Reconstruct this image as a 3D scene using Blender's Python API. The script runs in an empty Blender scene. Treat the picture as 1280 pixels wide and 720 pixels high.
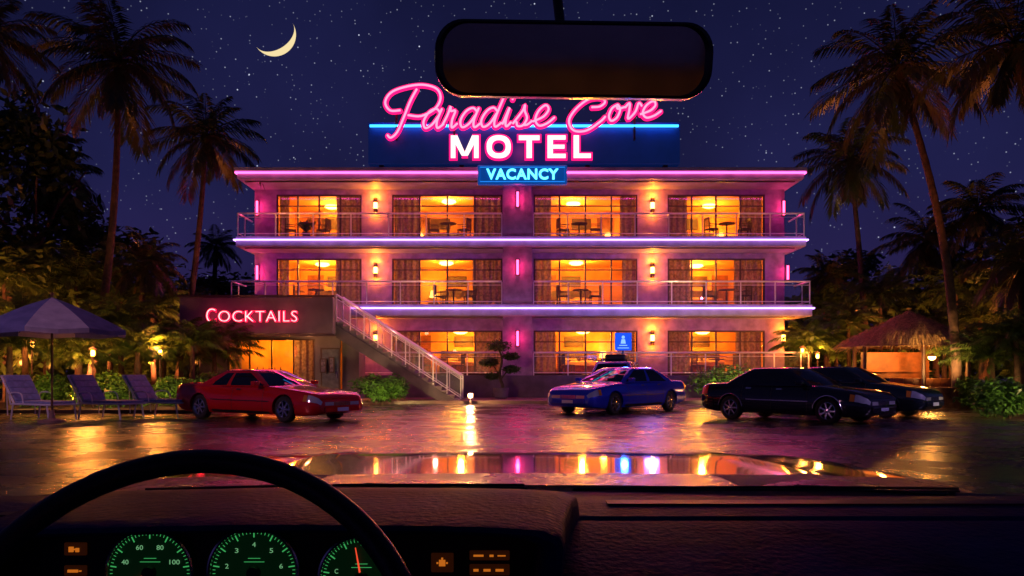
import bpy, bmesh, math, random
from mathutils import Vector, Matrix
import numpy as np
R = math.radians; PI = math.pi
col = bpy.context.scene.collection
scene = bpy.context.scene
F = 1000.0; HZ = 465.0; EYE = 1.25
def PX(px, Y): return (px-640)/F*Y
def PZ(py, Y): return EYE+(HZ-py)/F*Y

# ---------------------------------------------------------------- materials
def mat(name, color=(.5,.5,.5), rough=.5, metal=0, emit=None, es=0, noise=0, nscale=8, bump=0, bscale=30, spec=.5, coat=0, color2=None):
    m = bpy.data.materials.new(name); m.use_nodes = True
    nt = m.node_tree; b = nt.nodes['Principled BSDF']
    b.inputs['Base Color'].default_value = (*color,1)
    b.inputs['Roughness'].default_value = rough
    b.inputs['Metallic'].default_value = metal
    b.inputs['Specular IOR Level'].default_value = spec
    b.inputs['Coat Weight'].default_value = coat
    b.inputs['Coat Roughness'].default_value = .03
    if emit:
        b.inputs['Emission Color'].default_value = (*emit,1); b.inputs['Emission Strength'].default_value = es
    if noise or color2 or bump:
        tc = nt.nodes.new('ShaderNodeTexCoord')
    if noise or color2:
        n = nt.nodes.new('ShaderNodeTexNoise'); n.inputs['Scale'].default_value = nscale; n.inputs['Detail'].default_value = 6
        nt.links.new(tc.outputs['Object'], n.inputs['Vector'])
        r = nt.nodes.new('ShaderNodeValToRGB')
        c2 = color2 or tuple(c*(1-noise) for c in color)
        r.color_ramp.elements[0].position = .35; r.color_ramp.elements[1].position = .65
        r.color_ramp.elements[0].color = (*c2,1); r.color_ramp.elements[1].color = (*color,1)
        nt.links.new(n.outputs['Fac'], r.inputs['Fac']); nt.links.new(r.outputs['Color'], b.inputs['Base Color'])
    if bump:
        n2 = nt.nodes.new('ShaderNodeTexNoise'); n2.inputs['Scale'].default_value = bscale; n2.inputs['Detail'].default_value = 5
        nt.links.new(tc.outputs['Object'], n2.inputs['Vector'])
        bp = nt.nodes.new('ShaderNodeBump'); bp.inputs['Strength'].default_value = bump; bp.inputs['Distance'].default_value = .02
        nt.links.new(n2.outputs['Fac'], bp.inputs['Height']); nt.links.new(bp.outputs['Normal'], b.inputs['Normal'])
    return m
def emis(name, c, s):
    m = bpy.data.materials.new(name); m.use_nodes = True; nt = m.node_tree
    nt.nodes.remove(nt.nodes['Principled BSDF'])
    e = nt.nodes.new('ShaderNodeEmission'); e.inputs[0].default_value = (*c,1); e.inputs[1].default_value = s
    nt.links.new(e.outputs[0], nt.nodes['Material Output'].inputs[0]); return m
def glassmat(name, tint=(1,1,1), refl=.12, rough=.02):
    m = bpy.data.materials.new(name); m.use_nodes = True; nt = m.node_tree
    nt.nodes.remove(nt.nodes['Principled BSDF'])
    t = nt.nodes.new('ShaderNodeBsdfTransparent'); t.inputs[0].default_value = (*tint,1)
    g = nt.nodes.new('ShaderNodeBsdfGlossy'); g.inputs['Roughness'].default_value = rough
    mx = nt.nodes.new('ShaderNodeMixShader'); mx.inputs[0].default_value = refl
    nt.links.new(t.outputs[0], mx.inputs[1]); nt.links.new(g.outputs[0], mx.inputs[2])
    nt.links.new(mx.outputs[0], nt.nodes['Material Output'].inputs[0]); return m
def leafmat(name, c1, c2, sc, trans=.35, gloss=.08, trc=None):
    m = bpy.data.materials.new(name); m.use_nodes = True; nt = m.node_tree; N=nt.nodes.new; L=nt.links.new
    nt.nodes.remove(nt.nodes['Principled BSDF'])
    tc=N('ShaderNodeTexCoord'); n=N('ShaderNodeTexNoise'); n.inputs['Scale'].default_value=sc; n.inputs['Detail'].default_value=5; L(tc.outputs['Object'],n.inputs['Vector'])
    r=N('ShaderNodeValToRGB'); r.color_ramp.elements[0].position=.36; r.color_ramp.elements[1].position=.64; r.color_ramp.elements[0].color=(*c2,1); r.color_ramp.elements[1].color=(*c1,1); L(n.outputs['Fac'],r.inputs[0])
    d=N('ShaderNodeBsdfDiffuse'); t=N('ShaderNodeBsdfTranslucent'); g=N('ShaderNodeBsdfGlossy'); g.inputs['Roughness'].default_value=.35; g.inputs[0].default_value=(.6,.6,.6,1)
    L(r.outputs[0],d.inputs[0]); L(r.outputs[0],t.inputs[0])
    a=N('ShaderNodeMixShader'); a.inputs[0].default_value=trans; L(d.outputs[0],a.inputs[1]); L(t.outputs[0],a.inputs[2])
    b=N('ShaderNodeMixShader'); b.inputs[0].default_value=gloss; L(a.outputs[0],b.inputs[1]); L(g.outputs[0],b.inputs[2])
    L(b.outputs[0],nt.nodes['Material Output'].inputs[0]); return m
M = {}
M['stucco'] = mat('stucco', (.42,.25,.48), .8, noise=.4, nscale=2.5, bump=.4, bscale=25)
M['fascia'] = mat('fascia', (.50,.40,.64), .6, noise=.3, nscale=1.5, bump=.2, bscale=12)
M['podium'] = mat('podium', (.14,.08,.15), .8, noise=.4, nscale=2, bump=.5)
M['annex'] = mat('annex', (.19,.145,.18), .7, noise=.35, nscale=1.2, bump=.3)
M['frame'] = mat('window_frame', (.07,.04,.035), .45, metal=.3)
M['doorgrey'] = mat('door_grey', (.12,.13,.18), .5, noise=.4, nscale=6)
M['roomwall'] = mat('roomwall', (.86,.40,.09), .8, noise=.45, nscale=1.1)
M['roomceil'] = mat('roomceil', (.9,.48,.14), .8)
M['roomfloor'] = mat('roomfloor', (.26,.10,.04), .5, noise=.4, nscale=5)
M['curtain'] = leafmat('curtain', (.40,.30,.26), (.22,.16,.14), 9, .28, .0)
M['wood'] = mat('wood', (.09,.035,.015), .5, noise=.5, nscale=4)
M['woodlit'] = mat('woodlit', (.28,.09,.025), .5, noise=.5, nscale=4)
M['cloth'] = mat('bedcloth', (.55,.32,.18), .9, noise=.1)
M['glass'] = glassmat('window_glass', (.97,.95,.93), .05)
M['railglass'] = glassmat('rail_glass', (.88,.86,.93), .08, .32)
M['chrome'] = mat('brushed_metal', (.8,.8,.82), .18, metal=1)
M['steel'] = mat('rail_steel', (.88,.80,.88), .28, metal=.45)
M['black'] = mat('black_plastic', (.010,.010,.012), .45)
M['rubber'] = mat('rubber', (.012,.012,.012), .75, bump=.3, bscale=60)
M['sconce'] = emis('sconce_glow', (1,.38,.05), 26)
M['warmglow'] = emis('warm_lamp_glow', (1,.50,.08), 5)
M['ceilglow'] = emis('ceiling_lamp_glow', (1,.58,.12), 10)
M['pinktube'] = emis('pink_tube', (1,.05,.17), 9)
M['pinkstrip'] = emis('pink_strip', (1,.10,.40), 4.0)
M['lilacstrip'] = emis('lilac_strip', (.60,.28,1), 4.0)
M['cyan'] = emis('cyan_tube', (.03,.36,1), 4.5)
M['cyantext'] = emis('cyan_text', (.10,.72,1), 3.0)
M['bluepanel'] = mat('blue_panel', (.01,.06,.2), .4, emit=(0,.075,.40), es=.6)
M['neonrim'] = emis('neon_rim', (1,.008,.16), 1.8)
M['neoncore'] = emis('neon_core', (1,.26,.42), 1.9)
M['whitecore'] = emis('white_core', (1,.74,.68), 1.7)
M['navy'] = mat('navy_panel', (.016,.04,.26), .45, noise=.3, nscale=1.5, emit=(.003,.016,.11), es=.4)  # faint emission puts the neon's blue glow into the panel
M['concrete'] = mat('concrete', (.24,.15,.13), .36, noise=.35, nscale=1.2, bump=.3)
M['stair'] = mat('stair_concrete', (.24,.18,.22), .7, noise=.3, nscale=2, bump=.3)
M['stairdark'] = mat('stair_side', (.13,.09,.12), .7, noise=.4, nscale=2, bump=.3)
M['bark'] = mat('palm_bark', (.08,.045,.03), .9, noise=.6, nscale=6, bump=.9, bscale=14)
M['palm'] = leafmat('palm_leaf', (.04,.075,.022), (.08,.06,.02), 1.2, .3, .06)
M['leaf'] = leafmat('leaf', (.07,.13,.03), (.025,.045,.014), 1.0, .25, .05)
M['shrub'] = leafmat('shrub_leaf', (.10,.25,.04), (.035,.09,.02), 3, .25, .05)
M['frondgreen'] = leafmat('frond_green', (.08,.16,.03), (.05,.07,.02), 1.5, .3, .06)
M['thatch'] = mat('thatch', (.56,.36,.15), .95, noise=.6, nscale=10, bump=1, bscale=30)
M['soil'] = mat('soil', (.05,.03,.02), .9, noise=.5, nscale=2, bump=.6, bscale=8)
M['white'] = mat('white_paint', (.50,.54,.70), .5)
M['sling'] = mat('lounger_sling', (.20,.26,.55), .7, noise=.3, nscale=12)
M['canvas_a'] = leafmat('canvas_light', (.46,.46,.64), (.34,.34,.52), 3, .25, 0)
M['canvas_b'] = leafmat('canvas_blue', (.13,.15,.40), (.09,.11,.30), 3, .25, 0)
M['autoglass'] = mat('auto_glass', (.006,.007,.010), .03, spec=1.0)
M['lens'] = mat('lamp_lens', (.7,.72,.75), .08, metal=.5)
M['redlens'] = mat('tail_lens', (.5,.01,.01), .12)
M['amber'] = mat('amber_lens', (.6,.2,.02), .12)
M['moon'] = emis('moon_glow', (1,.80,.42), .95)
def paint(name, c, metal=.3, rough=.25):
    m = mat(name, c, rough, metal=metal, coat=1.0, noise=.08, nscale=.8); return m

# ---------------------------------------------------------------- mesh builder
def crm(pts, k=6, closed=False):
    P = [Vector(p) for p in pts]; n = len(P); out = []
    rng = range(n if closed else n-1)
    for i in rng:
        if closed: a,b,c,d = P[i-1],P[i],P[(i+1)%n],P[(i+2)%n]
        else: a,b,c,d = P[max(i-1,0)],P[i],P[i+1],P[min(i+2,n-1)]
        for j in range(k):
            t = j/k
            out.append(.5*((2*b)+(c-a)*t+(2*a-5*b+4*c-d)*t*t+(-a+3*b-3*c+d)*t**3))
    if not closed: out.append(P[-1])
    return out
class MB:
    def __init__(s): s.v=[]; s.f=[]; s.m=[]; s.c=0
    def face(s, idx): s.f.append(tuple(idx)); s.m.append(s.c); return s
    def quad(s, a,b,c,d):
        n=len(s.v); s.v += [tuple(a),tuple(b),tuple(c),tuple(d)]; s.face((n,n+1,n+2,n+3)); return s
    def box(s, x0,x1,y0,y1,z0,z1):
        n=len(s.v)
        s.v += [(x0,y0,z0),(x1,y0,z0),(x1,y1,z0),(x0,y1,z0),(x0,y0,z1),(x1,y0,z1),(x1,y1,z1),(x0,y1,z1)]
        for q in ((0,3,2,1),(4,5,6,7),(0,1,5,4),(1,2,6,5),(2,3,7,6),(3,0,4,7)): s.face([n+i for i in q])
        return s
    def hexa(s, P):
        n=len(s.v); s.v += [tuple(p) for p in P]
        for q in ((0,3,2,1),(4,5,6,7),(0,1,5,4),(1,2,6,5),(2,3,7,6),(3,0,4,7)): s.face([n+i for i in q])
        return s
    def prism(s, poly, y0, y1):
        n=len(s.v); k=len(poly)
        s.v += [(p[0],y0,p[1]) for p in poly]+[(p[0],y1,p[1]) for p in poly]
        s.face([n+i for i in range(k)]); s.face([n+k+i for i in range(k)][::-1])
        for i in range(k): j=(i+1)%k; s.face((n+j,n+i,n+k+i,n+k+j))
        return s
    def tube(s, pts, r, n=8, closed=False, cap=True):
        P=[Vector(p) for p in pts]; N=len(P); base=len(s.v); up=None
        for i,p in enumerate(P):
            if closed: t=(P[(i+1)%N]-P[i-1])
            else: t=P[min(i+1,N-1)]-P[max(i-1,0)]
            if t.length<1e-9: t=Vector((0,0,1))
            t.normalize()
            if up is None:
                up = Vector((0,1,0)) if abs(t.y)<.9 else Vector((1,0,0))
            sd=t.cross(up)
            if sd.length<1e-6: sd=t.cross(Vector((1,0,.1)))
            sd.normalize(); up=sd.cross(t).normalized()
            rr = r[i] if isinstance(r,(list,tuple)) else r
            for k in range(n):
                a=2*PI*k/n; s.v.append(tuple(p+sd*math.cos(a)*rr+up*math.sin(a)*rr))
        for i in range(N if closed else N-1):
            j=(i+1)%N
            for k in range(n):
                l=(k+1)%n; s.face((base+i*n+k,base+i*n+l,base+j*n+l,base+j*n+k))
        if cap and not closed:
            s.face([base+k for k in range(n)][::-1]); s.face([base+(N-1)*n+k for k in range(n)])
        return s
    def lathe(s, prof, c=(0,0,0), axis='z', n=24, cap=True):
        base=len(s.v)
        for (r,h) in prof:
            for k in range(n):
                a=2*PI*k/n; x,y=r*math.cos(a),r*math.sin(a)
                p={'z':(x,y,h),'y':(x,h,y),'x':(h,x,y)}[axis]
                s.v.append((c[0]+p[0],c[1]+p[1],c[2]+p[2]))
        for i in range(len(prof)-1):
            for k in range(n):
                l=(k+1)%n; s.face((base+i*n+k,base+i*n+l,base+(i+1)*n+l,base+(i+1)*n+k))
        if cap:
            s.face([base+k for k in range(n)][::-1]); e=base+(len(prof)-1)*n; s.face([e+k for k in range(n)])
        return s
    def ball(s, c, r, n=10, sq=(1,1,1)):
        prof=[(max(1e-4,r*math.sin(PI*i/n)),-r*math.cos(PI*i/n)) for i in range(n+1)]
        b=len(s.v); s.lathe(prof,(0,0,0),'z',n*2)
        for i in range(b,len(s.v)):
            v=s.v[i]; s.v[i]=(v[0]*sq[0]+c[0],v[1]*sq[1]+c[1],v[2]*sq[2]+c[2])
        return s
    def build(s, name, mats, parent=None, world=True, smooth=False, bevel=0, fix=False):
        off=Vector((0,0,0))
        if parent is not None and world:
            r=parent
            while r.parent: r=r.parent
            off=r.location
        me=bpy.data.meshes.new(name)
        me.from_pydata([(v[0]-off[0],v[1]-off[1],v[2]-off[2]) for v in s.v],[],s.f)
        if not isinstance(mats,(list,tuple)): mats=[mats]
        for m in mats: me.materials.append(m)
        if len(mats)>1: me.polygons.foreach_set('material_index', s.m)
        if fix:
            bm=bmesh.new(); bm.from_mesh(me); bmesh.ops.recalc_face_normals(bm, faces=bm.faces); bm.to_mesh(me); bm.free()
        if smooth:
            me.polygons.foreach_set('use_smooth',[True]*len(me.polygons)); me.set_sharp_from_angle(angle=.7)
        me.update()
        o=bpy.data.objects.new(name,me); col.objects.link(o)
        if parent is not None: o.parent=parent
        if bevel:
            b=o.modifiers.new('bevel','BEVEL'); b.width=bevel; b.segments=2; b.limit_method='ANGLE'
        return o
def tag(o,label,cat,group=None,kind=None):
    o['label']=label
    if cat: o['category']=cat
    if group: o['group']=group
    if kind: o['kind']=kind
    return o
def thing(name,label,cat,loc=(0,0,0),rz=0,group=None):
    o=bpy.data.objects.new(name,None); col.objects.link(o); o.location=loc; o.rotation_euler=(0,0,rz); o.empty_display_size=.2
    return tag(o,label,cat,group)
def copy_tree(o,parent=None):
    c=o.copy(); col.objects.link(c); c.parent=parent
    for ch in o.children: copy_tree(ch,c)
    return c
def text_geo(s, txt, x0,x1,z0,z1, y, depth=.05, offset=0, space=1.0):
    """add text as mesh in the XZ plane facing -Y"""
    cu=bpy.data.curves.new('t','FONT'); cu.body=txt; cu.extrude=.5; cu.offset=offset; cu.space_character=space; cu.resolution_u=4
    ob=bpy.data.objects.new('t',cu); col.objects.link(ob)
    dg=bpy.context.evaluated_depsgraph_get(); me=bpy.data.meshes.new_from_object(ob.evaluated_get(dg))
    V=np.array([v.co[:] for v in me.vertices]); mn=V.min(0); mx=V.max(0)
    n=len(s.v)
    for v in V:
        a=(v-mn)/(mx-mn+1e-9)
        s.v.append((x0+(x1-x0)*a[0], y-depth*a[2], z0+(z1-z0)*a[1]))
    for p in me.polygons: s.face([n+i for i in p.vertices])
    bpy.data.objects.remove(ob); bpy.data.curves.remove(cu); bpy.data.meshes.remove(me)
def plight(loc, c, w, r=.1, kind='POINT', parent=None):  # serves real lamps and added fills without a fixture
    l=bpy.data.lights.new('lamp_or_fill_light',kind); l.energy=w; l.color=c
    if kind=='POINT': l.shadow_soft_size=r
    o=bpy.data.objects.new('lamp_or_fill_light',l); col.objects.link(o); o.location=loc
    if parent is not None:
        rt=parent
        while rt.parent: rt=rt.parent
        o.parent=parent; o.location=Vector(loc)-rt.location
    return o
def alight(loc, rot, sx, sy, c, w):
    l=bpy.data.lights.new('strip_or_fill_light','AREA'); l.shape='RECTANGLE'; l.size=sx; l.size_y=sy; l.energy=w; l.color=c
    o=bpy.data.objects.new('strip_or_fill_light',l); col.objects.link(o); o.location=loc; o.rotation_euler=rot; return o
def spot(loc,target,c,w_,ang=60,r=.1):  # added fill spots, no real source behind them
    l=bpy.data.lights.new('fill_spot','SPOT'); l.energy=w_; l.color=c; l.spot_size=R(ang); l.spot_blend=.7; l.shadow_soft_size=r
    o=bpy.data.objects.new('fill_spot',l); col.objects.link(o); o.location=loc; o.rotation_euler=(Vector(target)-Vector(loc)).to_track_quat('-Z','Y').to_euler(); return o

# ---------------------------------------------------------------- world
w=bpy.data.worlds.new("World"); scene.world=w; w.use_nodes=True; nt=w.node_tree
bg=nt.nodes['Background']; N=nt.nodes.new; L=nt.links.new
tc=N('ShaderNodeTexCoord'); sp=N('ShaderNodeSeparateXYZ'); L(tc.outputs['Generated'],sp.inputs[0])
rp=N('ShaderNodeValToRGB'); L(sp.outputs['Z'],rp.inputs[0])
e=rp.color_ramp.elements; e[0].position=0; e[0].color=(.024,.014,.072,1); e[1].position=.5; e[1].color=(.0048,.0060,.030,1)
x=rp.color_ramp.elements.new(.22); x.color=(.0105,.0105,.052,1)
nz=N('ShaderNodeTexNoise'); nz.inputs['Scale'].default_value=2.2; nz.inputs['Detail'].default_value=7; L(tc.outputs['Generated'],nz.inputs['Vector'])
mr=N('ShaderNodeMapRange'); mr.inputs['From Min'].default_value=.3; mr.inputs['From Max'].default_value=.75; mr.inputs['To Min'].default_value=.6; mr.inputs['To Max'].default_value=1.7; L(nz.outputs['Fac'],mr.inputs['Value'])
mm=N('ShaderNodeVectorMath'); mm.operation='SCALE'; L(rp.outputs['Color'],mm.inputs[0]); L(mr.outputs[0],mm.inputs['Scale'])
def stars(scale,th,gain,cut):
    vo=N('ShaderNodeTexVoronoi'); vo.inputs['Scale'].default_value=scale; L(tc.outputs['Generated'],vo.inputs['Vector'])
    m1=N('ShaderNodeMapRange'); m1.inputs['From Min'].default_value=0; m1.inputs['From Max'].default_value=th; m1.inputs['To Min'].default_value=1; m1.inputs['To Max'].default_value=0; L(vo.outputs['Distance'],m1.inputs['Value'])
    s2=N('ShaderNodeSeparateColor'); L(vo.outputs['Color'],s2.inputs[0])
    m2=N('ShaderNodeMapRange'); m2.inputs['From Min'].default_value=cut; m2.inputs['From Max'].default_value=1; m2.inputs['To Max'].default_value=gain; L(s2.outputs[0],m2.inputs['Value'])
    mu=N('ShaderNodeMath'); mu.operation='MULTIPLY'; L(m1.outputs[0],mu.inputs[0]); L(m2.outputs[0],mu.inputs[1]); return mu
a1=stars(170,.16,.55,.25); a2=stars(75,.075,1.5,.6)
ad=N('ShaderNodeMath'); ad.operation='ADD'; L(a1.outputs[0],ad.inputs[0]); L(a2.outputs[0],ad.inputs[1])
sc=N('ShaderNodeVectorMath'); sc.operation='SCALE'; sc.inputs[0].default_value=(.75,.8,1); L(ad.outputs[0],sc.inputs['Scale'])
af=N('ShaderNodeVectorMath'); af.operation='ADD'; L(mm.outputs[0],af.inputs[0]); L(sc.outputs[0],af.inputs[1])
L(af.outputs[0],bg.inputs[0]); bg.inputs[1].default_value=1

# ---------------------------------------------------------------- camera
cd=bpy.data.cameras.new('camera'); cam=bpy.data.objects.new('camera',cd); col.objects.link(cam)
cam.location=(0,0,EYE); cam.rotation_euler=(R(90),0,0); cd.sensor_width=36; cd.lens=F/1280*36; cd.shift_y=(HZ-360)/1280
cd.clip_start=.02; cd.clip_end=2000; scene.camera=cam

# ---------------------------------------------------------------- ground
asp=bpy.data.materials.new('wet_asphalt'); asp.use_nodes=True; nt=asp.node_tree; b=nt.nodes['Principled BSDF']; N=nt.nodes.new; L=nt.links.new
tc=N('ShaderNodeTexCoord')
n1=N('ShaderNodeTexNoise'); n1.inputs['Scale'].default_value=.7; n1.inputs['Detail'].default_value=10; n1.inputs['Roughness'].default_value=.7; L(tc.outputs['Object'],n1.inputs['Vector'])
r1=N('ShaderNodeMapRange'); r1.inputs['From Min'].default_value=.38; r1.inputs['From Max'].default_value=.64; r1.inputs['To Min'].default_value=.13; r1.inputs['To Max'].default_value=.40; L(n1.outputs['Fac'],r1.inputs['Value']); L(r1.outputs[0],b.inputs['Roughness'])
n2=N('ShaderNodeTexNoise'); n2.inputs['Scale'].default_value=1.6; n2.inputs['Detail'].default_value=9; L(tc.outputs['Object'],n2.inputs['Vector'])
cr=N('ShaderNodeValToRGB'); cr.color_ramp.elements[0].position=.3; cr.color_ramp.elements[0].color=(.014,.010,.012,1); cr.color_ramp.elements[1].position=.7; cr.color_ramp.elements[1].color=(.060,.040,.042,1); L(n2.outputs['Fac'],cr.inputs[0]); L(cr.outputs[0],b.inputs['Base Color'])
n3=N('ShaderNodeTexNoise'); n3.inputs['Scale'].default_value=18; n3.inputs['Detail'].default_value=8; n3.inputs['Roughness'].default_value=.7; L(tc.outputs['Object'],n3.inputs['Vector'])
vo=N('ShaderNodeTexVoronoi'); vo.feature='DISTANCE_TO_EDGE'; vo.inputs['Scale'].default_value=.28; 
wv=N('ShaderNodeVectorMath'); wv.operation='MULTIPLY_ADD'; wv.inputs[1].default_value=(.9,.9,.9); L(n2.outputs['Color'],wv.inputs[0]); L(tc.outputs['Object'],wv.inputs[2]); L(wv.outputs[0],vo.inputs['Vector'])
mc=N('ShaderNodeMapRange'); mc.inputs['From Max'].default_value=.012; mc.inputs['To Min'].default_value=-1.2; mc.inputs['To Max'].default_value=0; L(vo.outputs['Distance'],mc.inputs['Value'])
ma=N('ShaderNodeMath'); ma.operation='ADD'; L(n3.outputs['Fac'],ma.inputs[0]); L(mc.outputs[0],ma.inputs[1])
bp=N('ShaderNodeBump'); bp.inputs['Strength'].default_value=.32; bp.inputs['Distance'].default_value=.025; L(ma.outputs[0],bp.inputs['Height']); L(bp.outputs[0],b.inputs['Normal'])
b.inputs['Specular IOR Level'].default_value=1.0; b.inputs['IOR'].default_value=1.6
g=MB(); g.quad((-500,-300,0),(500,-300,0),(500,900,0),(-500,900,0)); tag(g.build('ground',asp),'wet cracked dark asphalt car park','ground',kind='structure')
g=MB(); g.box(-11,19,31.4,34.9,-.02,.13); tag(g.build('pavement',M['concrete'],bevel=.02),'concrete pavement in front of the motel','pavement',kind='structure')
g=MB()
for s,(xa,xb,ya,yb) in enumerate([(-60,-9.2,24.2,31.0),(-60,-13.4,31.0,80),(13.4,60,34.9,80),(17.6,60,19.6,34.9)]): g.box(xa,xb,ya,yb,-.02,.10+.004*s)
tag(g.build('planting_bed',M['soil']),'dark soil beds under the palms and shrubs','ground',kind='structure')

# ---------------------------------------------------------------- motel
YF=35.0; YW=37.0
FL=[1.10,4.22,7.20]; CL=[3.70,6.75,9.69]; WT=[3.17,6.50,9.46]
WX=[(-10.9,-6.96),(-5.55,-.44),(1.0,5.8),(7.2,11.7)]
motel=thing('motel_building','three storey lilac motel with lit orange rooms, glass balconies and pink neon edges','motel',(0,35,0))
bm_=MB()
for k in range(3):
    z0,z1,t=FL[k],CL[k],WT[k]
    bm_.box(-11.9,12.6,YW,YW+.2,t,z1)
    xs=[-11.9]+[v for p in WX for v in p]+[12.6]
    for i in range(0,10,2): bm_.box(xs[i],xs[i+1],YW,YW+.2,z0,t)
bm_.box(-11.9,-11.7,YW+.2,48,1.1,9.68); bm_.box(12.4,12.6,YW+.2,48,1.1,9.68); bm_.box(-11.7,12.4,47.8,48,1.1,9.68)
bm_.build('wall',M['stucco'],motel)
MB().box(-12.0,13.1,YF-.1,48.1,0,1.10).build('podium',M['podium'],motel)
MB().box(-12.40,13.15,YF,48.05,CL[0],FL[1]).build('balcony_slab',M['fascia'],motel,bevel=.03)
MB().box(-12.10,12.88,YF,48.05,CL[1],FL[2]).build('balcony_slab',M['fascia'],motel,bevel=.03)
rf=MB().box(-12.0,12.75,YF-.1,48.3,CL[2],10.0).box(-12.1,12.85,YF-.22,48.5,10.0,10.16)
rf.build('roof',M['fascia'],motel,bevel=.02)
for k in range(3): MB().box(-.40,.88,YF+.12,YW,FL[k],CL[k]).build('pillar',M['stucco'],motel)
def strip(z,x0,x1,m,y=YF-.10,r=.035,yb=44):
    MB().tube([(x0-.05,yb,z),(x0-.05,y,z),(x1+.05,y,z),(x1+.05,yb,z)],r,8).build('neon_strip',m,motel)
strip(9.93,-12.0,12.75,M['pinkstrip'],YF-.18,.045)
strip(7.02,-12.10,12.88,M['lilacstrip'])
strip(4.04,-12.40,13.15,M['lilacstrip'])
for z,c,wt in ((9.93,(1,.04,.18),300),(7.02,(.9,.08,.5),60),(4.04,(1,.05,.12),130)):
    alight((.5,YF-.32,z),(R(-55),0,0),24,.07,c,wt)
rnd=random.Random(4)
def curtain(mb,x0,x1,y,z0,z1):
    n=int((x1-x0)/.04); ph=rnd.random()*6
    P=[(x0+(x1-x0)*i/n, y+.05*math.sin(i*.9+ph)+.02*math.sin(i*.37+ph)) for i in range(n+1)]
    for i in range(n):
        mb.quad((P[i][0],P[i][1],z0),(P[i+1][0],P[i+1][1],z0),(P[i+1][0],P[i+1][1],z1),(P[i][0],P[i][1],z1))
ROOMC=(1,.37,.025)
for k in range(3):
    for j,(x0,x1) in enumerate(WX):
        z0,t,zc=FL[k],WT[k],CL[k]
        f=MB(); fw=.07
        f.box(x0,x0+fw,YW+.03,YW+.13,z0,t).box(x1-fw,x1,YW+.03,YW+.13,z0,t).box(x0+fw,x1-fw,YW+.03,YW+.13,t-fw,t).box(x0+fw,x1-fw,YW+.03,YW+.13,z0+.003,z0+.08)
        n=4
        for i in range(1,n):
            xx=x0+(x1-x0)*i/n; f.box(xx-.035,xx+.035,YW+.04,YW+.12,z0+.08,t-fw)
        f.box(x0+fw,x1-fw,YW+.045,YW+.115,t-.55,t-.50)
        W=f.build('window',M['frame'],motel)
        MB().quad((x0+fw,YW+.08,z0+.08),(x1-fw,YW+.08,z0+.08),(x1-fw,YW+.08,t-fw),(x0+fw,YW+.08,t-fw)).build('pane',M['glass'],W)
        ww=x1-x0; cl,cr_=[(.14,.34),(.26,.28),(.20,.16),(.22,.28)][j]
        cl+=rnd.uniform(-.03,.03); cr_+=rnd.uniform(-.04,.04)
        c=MB(); curtain(c,x0+.05,x0+ww*cl,YW+.35,z0+.02,t+.05); c.build('curtain',M['curtain'],W,smooth=True)
        c=MB(); curtain(c,x1-ww*cr_,x1-.05,YW+.35,z0+.02,t+.05); c.build('curtain',M['curtain'],W,smooth=True)
        a,b2=x0-.3,x1+.3; ya,yb=YW+.21,YW+4.6; zt=min(zc-.01,t+.18)
        if j==0: a=x0-.4
        rm=MB(); 
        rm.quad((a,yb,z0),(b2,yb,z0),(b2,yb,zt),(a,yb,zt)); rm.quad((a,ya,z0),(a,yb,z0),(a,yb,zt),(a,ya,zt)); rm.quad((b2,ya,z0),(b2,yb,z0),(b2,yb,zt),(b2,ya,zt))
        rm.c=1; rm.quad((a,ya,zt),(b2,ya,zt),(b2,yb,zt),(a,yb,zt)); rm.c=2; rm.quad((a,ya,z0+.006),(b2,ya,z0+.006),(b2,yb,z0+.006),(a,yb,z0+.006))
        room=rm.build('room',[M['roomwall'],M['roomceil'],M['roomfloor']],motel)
        xc=(x0+x1)/2+rnd.uniform(-.5,.5); yc=YW+rnd.uniform(1.6,3.2)
        MB().lathe([(.05,zt-.03),(.32,zt-.05),(.36,zt-.12),(.2,zt-.2),(.02,zt-.22)],(xc,yc,0),'z',20).build('ceiling_light',M['ceilglow'],room,smooth=True)
        fx=x0+ww*rnd.uniform(.40,.60)
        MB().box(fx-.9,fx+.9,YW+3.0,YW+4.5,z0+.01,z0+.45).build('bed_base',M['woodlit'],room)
        MB().box(fx-.85,fx+.85,YW+2.9,YW+4.5,z0+.45,z0+.68).box(fx-.7,fx-.1,YW+4.0,YW+4.4,z0+.68,z0+.85).box(fx+.1,fx+.7,YW+4.0,YW+4.4,z0+.68,z0+.85).build('bedding',M['cloth'],room,bevel=.04)
        MB().box(fx-1.0,fx+1.0,YW+4.5,YW+4.58,z0+.3,z0+1.25).build('headboard',M['wood'],room)
        px_=fx+rnd.uniform(-.3,.3); MB().box(px_-.5,px_+.5,YW+4.54,YW+4.59,z0+1.45,z0+2.0).build('picture_frame',M['wood'],room)
        dx_=x0+ww*(.18 if rnd.random()<.5 else .80)
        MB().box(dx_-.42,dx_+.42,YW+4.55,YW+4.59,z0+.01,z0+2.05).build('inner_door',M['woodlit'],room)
        lx=fx+(1.3 if rnd.random()<.5 else -1.3)
        MB().box(lx-.25,lx+.25,YW+4.1,YW+4.5,z0+.01,z0+.6).lathe([(.1,z0+.6),(.03,z0+.65),(.03,z0+.9)],(lx,YW+4.3,0),'z',10).build('night_stand',M['wood'],room)
        MB().lathe([(.22,z0+.88),(.14,z0+1.22)],(lx,YW+4.3,0),'z',16).build('lamp_shade',M['warmglow'],room)
        wv_=rnd.uniform(.6,1.25)
        lp=plight((xc,yc,zt-.38),ROOMC,450*wv_*(ww/4.8),.15,parent=room); lp.name='room_light'
        lp=plight((lx,YW+3.9,z0+1.3),(1,.42,.04),70,.15,parent=room); lp.name='room_light'
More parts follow.
